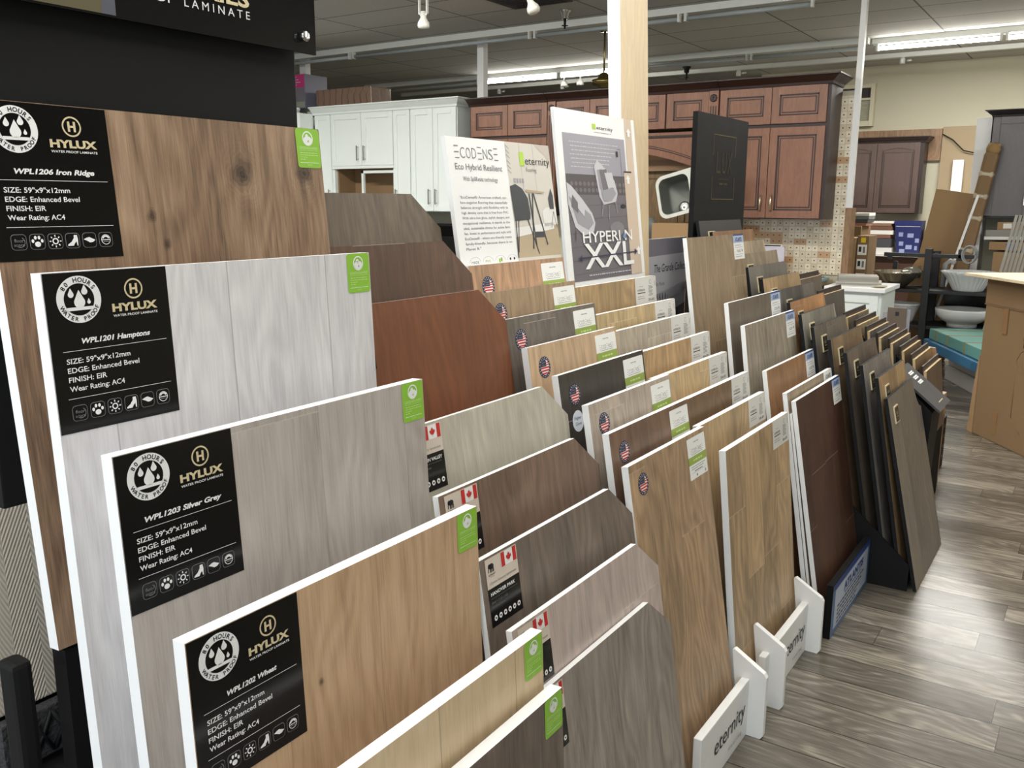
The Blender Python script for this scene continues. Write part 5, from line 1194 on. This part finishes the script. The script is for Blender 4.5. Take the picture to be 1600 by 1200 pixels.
for k, (c, h_) in enumerate((((206, 204, 200), .075), ((70, 70, 72), .11), ((120, 84, 66), .045), ((226, 222, 214), .055), ((108, 76, 62), .05), ((140, 104, 80), .03), ((230, 226, 220), .03))):
    z0 = .89+sum((.075, .11, .045, .055, .05, .03, .03)[:k]); w_ = .31-.012*(k % 3)
    b = MB(); b.box((-2.545-.004*k, 11.80, z0), (-2.555+w_, 12.10, z0+h_-.004), mat('stacked_sample_%d' % k, c, .5), .003)
    o = b.build('tile_carton' if k < 2 else 'floor_sample')
    tag(o, ('white carton, lowest of the stack beside the blue bag', 'grey marbled carton, second from the bottom beside the blue bag', 'brown plank sample, on the grey carton beside the blue bag', 'thick white sample, in the middle of the stack beside the blue bag', 'reddish brown sample, above the thick white one beside the blue bag', 'tan sample, second from the top of the stack beside the blue bag', 'thin white sample, topmost of the stack beside the blue bag')[k], 'sample', 'stack of samples beside the blue bag')
b = MB(); b.box((-1.92, 11.95, .89), (-1.79, 12.2, 1.18), CARDD, .004); tag(b.build('cardboard_box'), 'small brown cardboard box next to the blue bag', 'box')
# cartons by the mosaic wall end
root = empty('tall_carton', (-2.1, 9.3, 0), 'tall brown carton standing just past the mosaic wall end', 'carton')
b = MB(); b.box((-2.22, 9.2, 0), (-2.085, 9.5, 1.165), CARD, .004); rel(root, b.build('carton', root))
b = MB(); b.box((-2.15, 9.198, 1.10), (-2.11, 9.2005, 1.16), WHITE); rel(root, b.build('tape', root))
root = empty('label_carton', (-1.95, 9.4, 0), 'narrow carton with three white labels and a yellow sticker', 'carton')
b = MB(); b.box((-2.08, 9.25, 0), (-1.97, 9.6, 1.185), CARDD, .004); rel(root, b.build('carton', root))
b = MB()
for k in range(3):
    b.box((-2.07, 9.247, 1.0-.14*k), (-1.985, 9.2505, 1.10-.14*k), WHITE); b.box((-2.06, 9.2455, 1.03-.14*k), (-2.035, 9.248, 1.08-.14*k), INKK); b.box((-2.02, 9.2455, 1.02-.14*k), (-2.0, 9.248, 1.08-.14*k), INKG)
b.box((-2.045, 9.247, 1.12), (-2.0, 9.2505, 1.17), mat('yellow_sticker', (232, 200, 40), .5)); rel(root, b.build('labels', root))
for k, (c, w_) in enumerate((((150, 104, 80), .22), ((60, 62, 66), .26), ((110, 116, 116), .29), ((226, 224, 216), .30))):
    b = MB(); b.box((-2.45, 10.1, 1.26+.035*k), (-2.45+.19+w_*.3, 10.4, 1.292+.035*k), mat('small_tile_%d' % k, c, .4), .002)
    tag(b.build('tile_sample'), ('brown tile sample, lowest on the carton behind the mosaic wall', 'black tile sample, second on the carton behind the mosaic wall', 'grey tile sample, third on the carton behind the mosaic wall', 'white tile sample, topmost on the carton behind the mosaic wall')[k], 'tile sample', 'tiles on the carton behind the mosaic wall')
b = MB(); b.box((-2.60, 10.05, 0), (-2.23, 10.5, 1.26), CARDD, .004); tag(b.build('brown_carton'), 'deep brown carton carrying the small tile stack behind the mosaic wall', 'carton')

# flat cartons under the charcoal cabinet
def flat(x0, x1, y, z, h_, m_, tilt, label, name='flat_carton', mark=None):
    root = empty(name, (x0, y, z), label, 'carton', None, (0, R(tilt*.35), R(-4))); b = MB(); b.box((0, 0, 0), (x1-x0, .33, h_), m_, .003); b.build('carton', root)
    if mark: b = MB(); b.box((mark[0], -.0015, h_*.15), (mark[0]+.07, 0, h_*.8), mark[1]); b.box((mark[0]+.16, -.0015, h_*.3), (mark[0]+.40, 0, h_*.6), CARDD); b.build('print', root)
    return root
b = MB(); b.box((-.98, 9.37, 0), (.5, 9.85, .86), CARDD, .004); tag(b.build('large_carton'), 'large plain carton under the flat cartons below the charcoal cabinet', 'carton')
b = MB(); b.box((-.90, 9.39, .86), (.1, 9.75, 1.06), CARD, .004); tag(b.build('cardboard_box'), 'wide low cardboard box, second of the pile under the charcoal cabinet', 'box')
TAPEB = mat('blue_tape', (60, 96, 160), .5); GREYPK = mat('grey_packet', (136, 132, 124), .5)
flat(-.95, -.1, 9.50, 1.075, .075, CARD, -2, 'flat carton with blue tape, on the wide low box', mark=(.14, TAPEB))
flat(-1.00, .1, 9.50, 1.168, .03, LIGHTP, -3, 'thin white-edged panel across the carton with blue tape', 'thin_panel')
flat(-.99, .1, 9.50, 1.2, .06, GREYPK, -3, 'grey wrapped flat packet under the topmost carton', 'grey_packet')
flat(-.90, -.2, 9.50, 1.262, .07, CARD, -4, 'topmost flat carton with printed lettering, directly under the charcoal cabinet', mark=(.05, LIGHTP))
b = MB()
for k in range(3): b.tube([(-1.03+.07*math.cos(R(a))*.8+.006*k, 8.79+.012*k, 1.06+.075*math.sin(R(a))) for a in range(0, 361, 20)], .0065, mat('grey_cable', (150, 152, 150), .4), 8)
tag(b.build('cable_coil'), 'coil of grey hose hung at the end of the black shelf rail', 'hose coil')
b = MB(); b.tube([(-1.26, 9.1, .74), (-1.25, 9.1, .95), (-1.21, 9.1, .985), (-1.17, 9.1, .96)], .022, MATS['grey_cable'], 10); tag(b.build('pipe_bend'), 'grey pipe bend behind the black shelf post', 'pipe')
# grey slats tied in a bundle
SLAT = mat('grey_slat', (150, 146, 138), .6)
for k in range(6):
    o = MB(); o.box((0, 0, 0), (.022, .02, .98), SLAT, .002); o = o.build('grey_lath', None, (-.83+.028*k, 8.5+.024*k, .441), (R(-1), R(8.5), 0))
    tag(o, ('grey slat at the outer edge of the tied bundle', 'grey slat, second in the tied bundle', 'grey slat, third in the tied bundle', 'grey slat, fourth in the tied bundle', 'grey slat, fifth in the tied bundle', 'grey slat at the far edge of the tied bundle')[k], 'slat', 'grey slats in the tied bundle')

# white vanity with sample books
root = empty('vanity_cabinet', (-1.6, 7.6, 0), 'small white vanity cabinet with a stone top, stacked with sample books', 'vanity')
b = MB(); b.box((-1.83, 7.32, 0), (-1.43, 7.83, .82), WHITEC, .003); rel(root, b.build('carcass', root))
door(root, -1.81, -1.45, .14, .80, 7.30, WHITEC, GREYD, 'flat', None, None, 'door')
b = MB(); b.box((-1.86, 7.27, .82), (-1.40, 7.84, .855), WHITE, .005); rel(root, b.build('top', root))
def slabs(x, y, z, w_, d_, h_, c, label, rot, name='sample_book'):
    b = MB(); b.box((-w_/2, -d_/2, 0), (w_/2, d_/2, h_), mat('book_%d_%d_%d' % c, c, .5), .003); b.box((-w_/2+.004, -d_/2-.001, h_*.25), (w_/2-.004, -d_/2+.002, h_*.7), GREYPK)
    o = b.build(name, None, (x, y, z), (0, 0, R(rot))); return tag(o, label, 'sample book', 'sample books on the white vanity')
slabs(-1.66, 7.55, .855, .34, .26, .03, (176, 172, 162), 'pale grey sample book, lower of two on the white vanity', 12)
slabs(-1.67, 7.55, .885, .30, .26, .045, (150, 148, 138), 'thick grey sample book, upper of two on the white vanity', 15)
b = MB(); b.lathe([(0, 0), (.03, 0), (.055, .012), (.057, .016), (.03, .008), (0, .006)], mat('sand_glaze', (176, 166, 140), .35), 24, c=(-1.46, 7.36, .8555)); tag(b.build('saucer'), 'pale sand-coloured dish at the corner of the white vanity', 'dish')
b = MB(); b.box((-2.12, 7.40, .865), (-1.93, 7.70, .89), mat('teal_folder', (128, 158, 160), .5), .004); b.box((-2.14, 7.36, .89), (-1.96, 7.66, .90), GREYPK, .002); tag(b.build('teal_folder'), 'pale teal folder lying at the end of the stone counter', 'folder')

# packages on the floor
def oriented(root, pts_name, lo, hi, m_, bev=.006):
    b = MB(); b.box(lo, hi, m_, bev); return b.build(pts_name, root)
ROTB = math.atan2(.61, -.30)     # along the row of packages, away from the viewer
def package(x, y, z, w_, d_, h_, m_, label, bands=None, rz=-63.5, cat='package', name='floor_package'):
    root = empty(name, (x, y, z), label, cat, None, (0, 0, R(rz))); b = MB(); b.box((0, 0, 0), (w_, d_, h_), m_, .008); b.build('wrapping', root)
    if bands:
        b = MB()
        for f in bands: b.box((w_*f-.012, -.003, -.001), (w_*f+.012, d_+.003, h_+.003), mat('straw_band', (150, 134, 84), .5))
        b.build('bands', root)
    return root
TEAL = mat('teal_wrapping', (102, 156, 148), .45, bump=(12, .4)); BLUEW = mat('blue_wrapping', (52, 110, 150), .45, bump=(12, .3)); WHT = mat('white_carton', (196, 190, 188), .5)
package(-1.08, 8.45, 0, 1.6, .7, .13, WHT, 'long white carton on the floor, bottom of the pile by the big box')
package(-1.06, 8.44, .131, 1.6, .7, .13, WHT, 'long white carton, second from the bottom of the pile by the big box')
package(-1.27, 8.42, .262, 1.6, .8, .08, BLUEW, 'blue wrapped package on the long white cartons')
package(-1.23, 8.42, .346, 1.5, .7, .09, TEAL, 'teal wrapped package tied with straw bands, topmost of the pile', (.12, .3, .55, .8))

# big cardboard box by the aisle
root = empty('cardboard_box', (-.63, 6.5, 0), 'huge brown cardboard box standing in the aisle with a plywood sheet on top', 'box', None, (0, 0, math.atan2(-.48, .34)))
BIGC = mat('big_cardboard', (132, 106, 74), .8, bump=(60, .1))
b = MB(); b.box((0, 0, 0), (1.1, .75, 1.04), BIGC, .008); b.build('carton', root)
b = MB(); b.box((-.005, -.006, .86), (1.106, .756, .868), CARDD); b.box((-.004, -.004, .868), (1.104, .754, 1.035), BIGC, .004); b.build('lid', root)
b = MB()
b.box((.22, -.0025, .06), (.27, 0, .20), mat('packing_tape', (140, 108, 72), .35)); b.box((.22, -.0065, .70), (.27, -.003, .86), MATS['packing_tape']); b.box((.44, -.0065, .80), (.46, -.003, 1.03), PGREY); b.build('tape', root)
b = MB()
for p, q_ in (((.44, .62), (.40, .56)), ((.40, .56), (.41, .20)), ((.41, .20), (.52, .12)), ((.44, .62), (.56, .66)), ((.40, .56), (.52, .46))): b.tube([(p[0], -.001, p[1]), (q_[0], -.001, q_[1])], .0022, CARDD, 6)
for cx, cz, r_ in ((.47, .68, .018), (.49, .685, .014)): b.lathe([(0, 0), (r_, 0), (r_, .0015), (0, .0015)], INKK, 14, M=Matrix.Translation((cx, -.0002, cz)) @ Matrix.Rotation(R(90), 4, 'X'))
for dx in (-.012, .0, .02, .034): b.box((.465+dx, -.0016, .645), (.470+dx, 0, .675), INKK)
b.box((.448, -.0016, .69), (.456, 0, .715), INKK); b.build('print', root)
b = MB(); b.prism([(-.009, 0), (-.075, .0), (-.05, .30), (-.02, .52), (-.009, .52)], 'y', .004, .012, CARD); b.build('loose_flap', root)
PLY = wood((206, 186, 150), 'plywood', axes='yx', pw=.5, pl=5, vary=0, seam=0, end=0, dk=.85, lt=1.1)
b = MB(); b.box((-.08, -.12, 0), (1.3, .9, .018), PLY, .002); o = b.build('plywood_sheet', None, (-.63, 6.5, 1.041), (0, 0, math.atan2(-.48, .34))); tag(o, 'pale plywood sheet lying on the huge cardboard box', 'plywood')
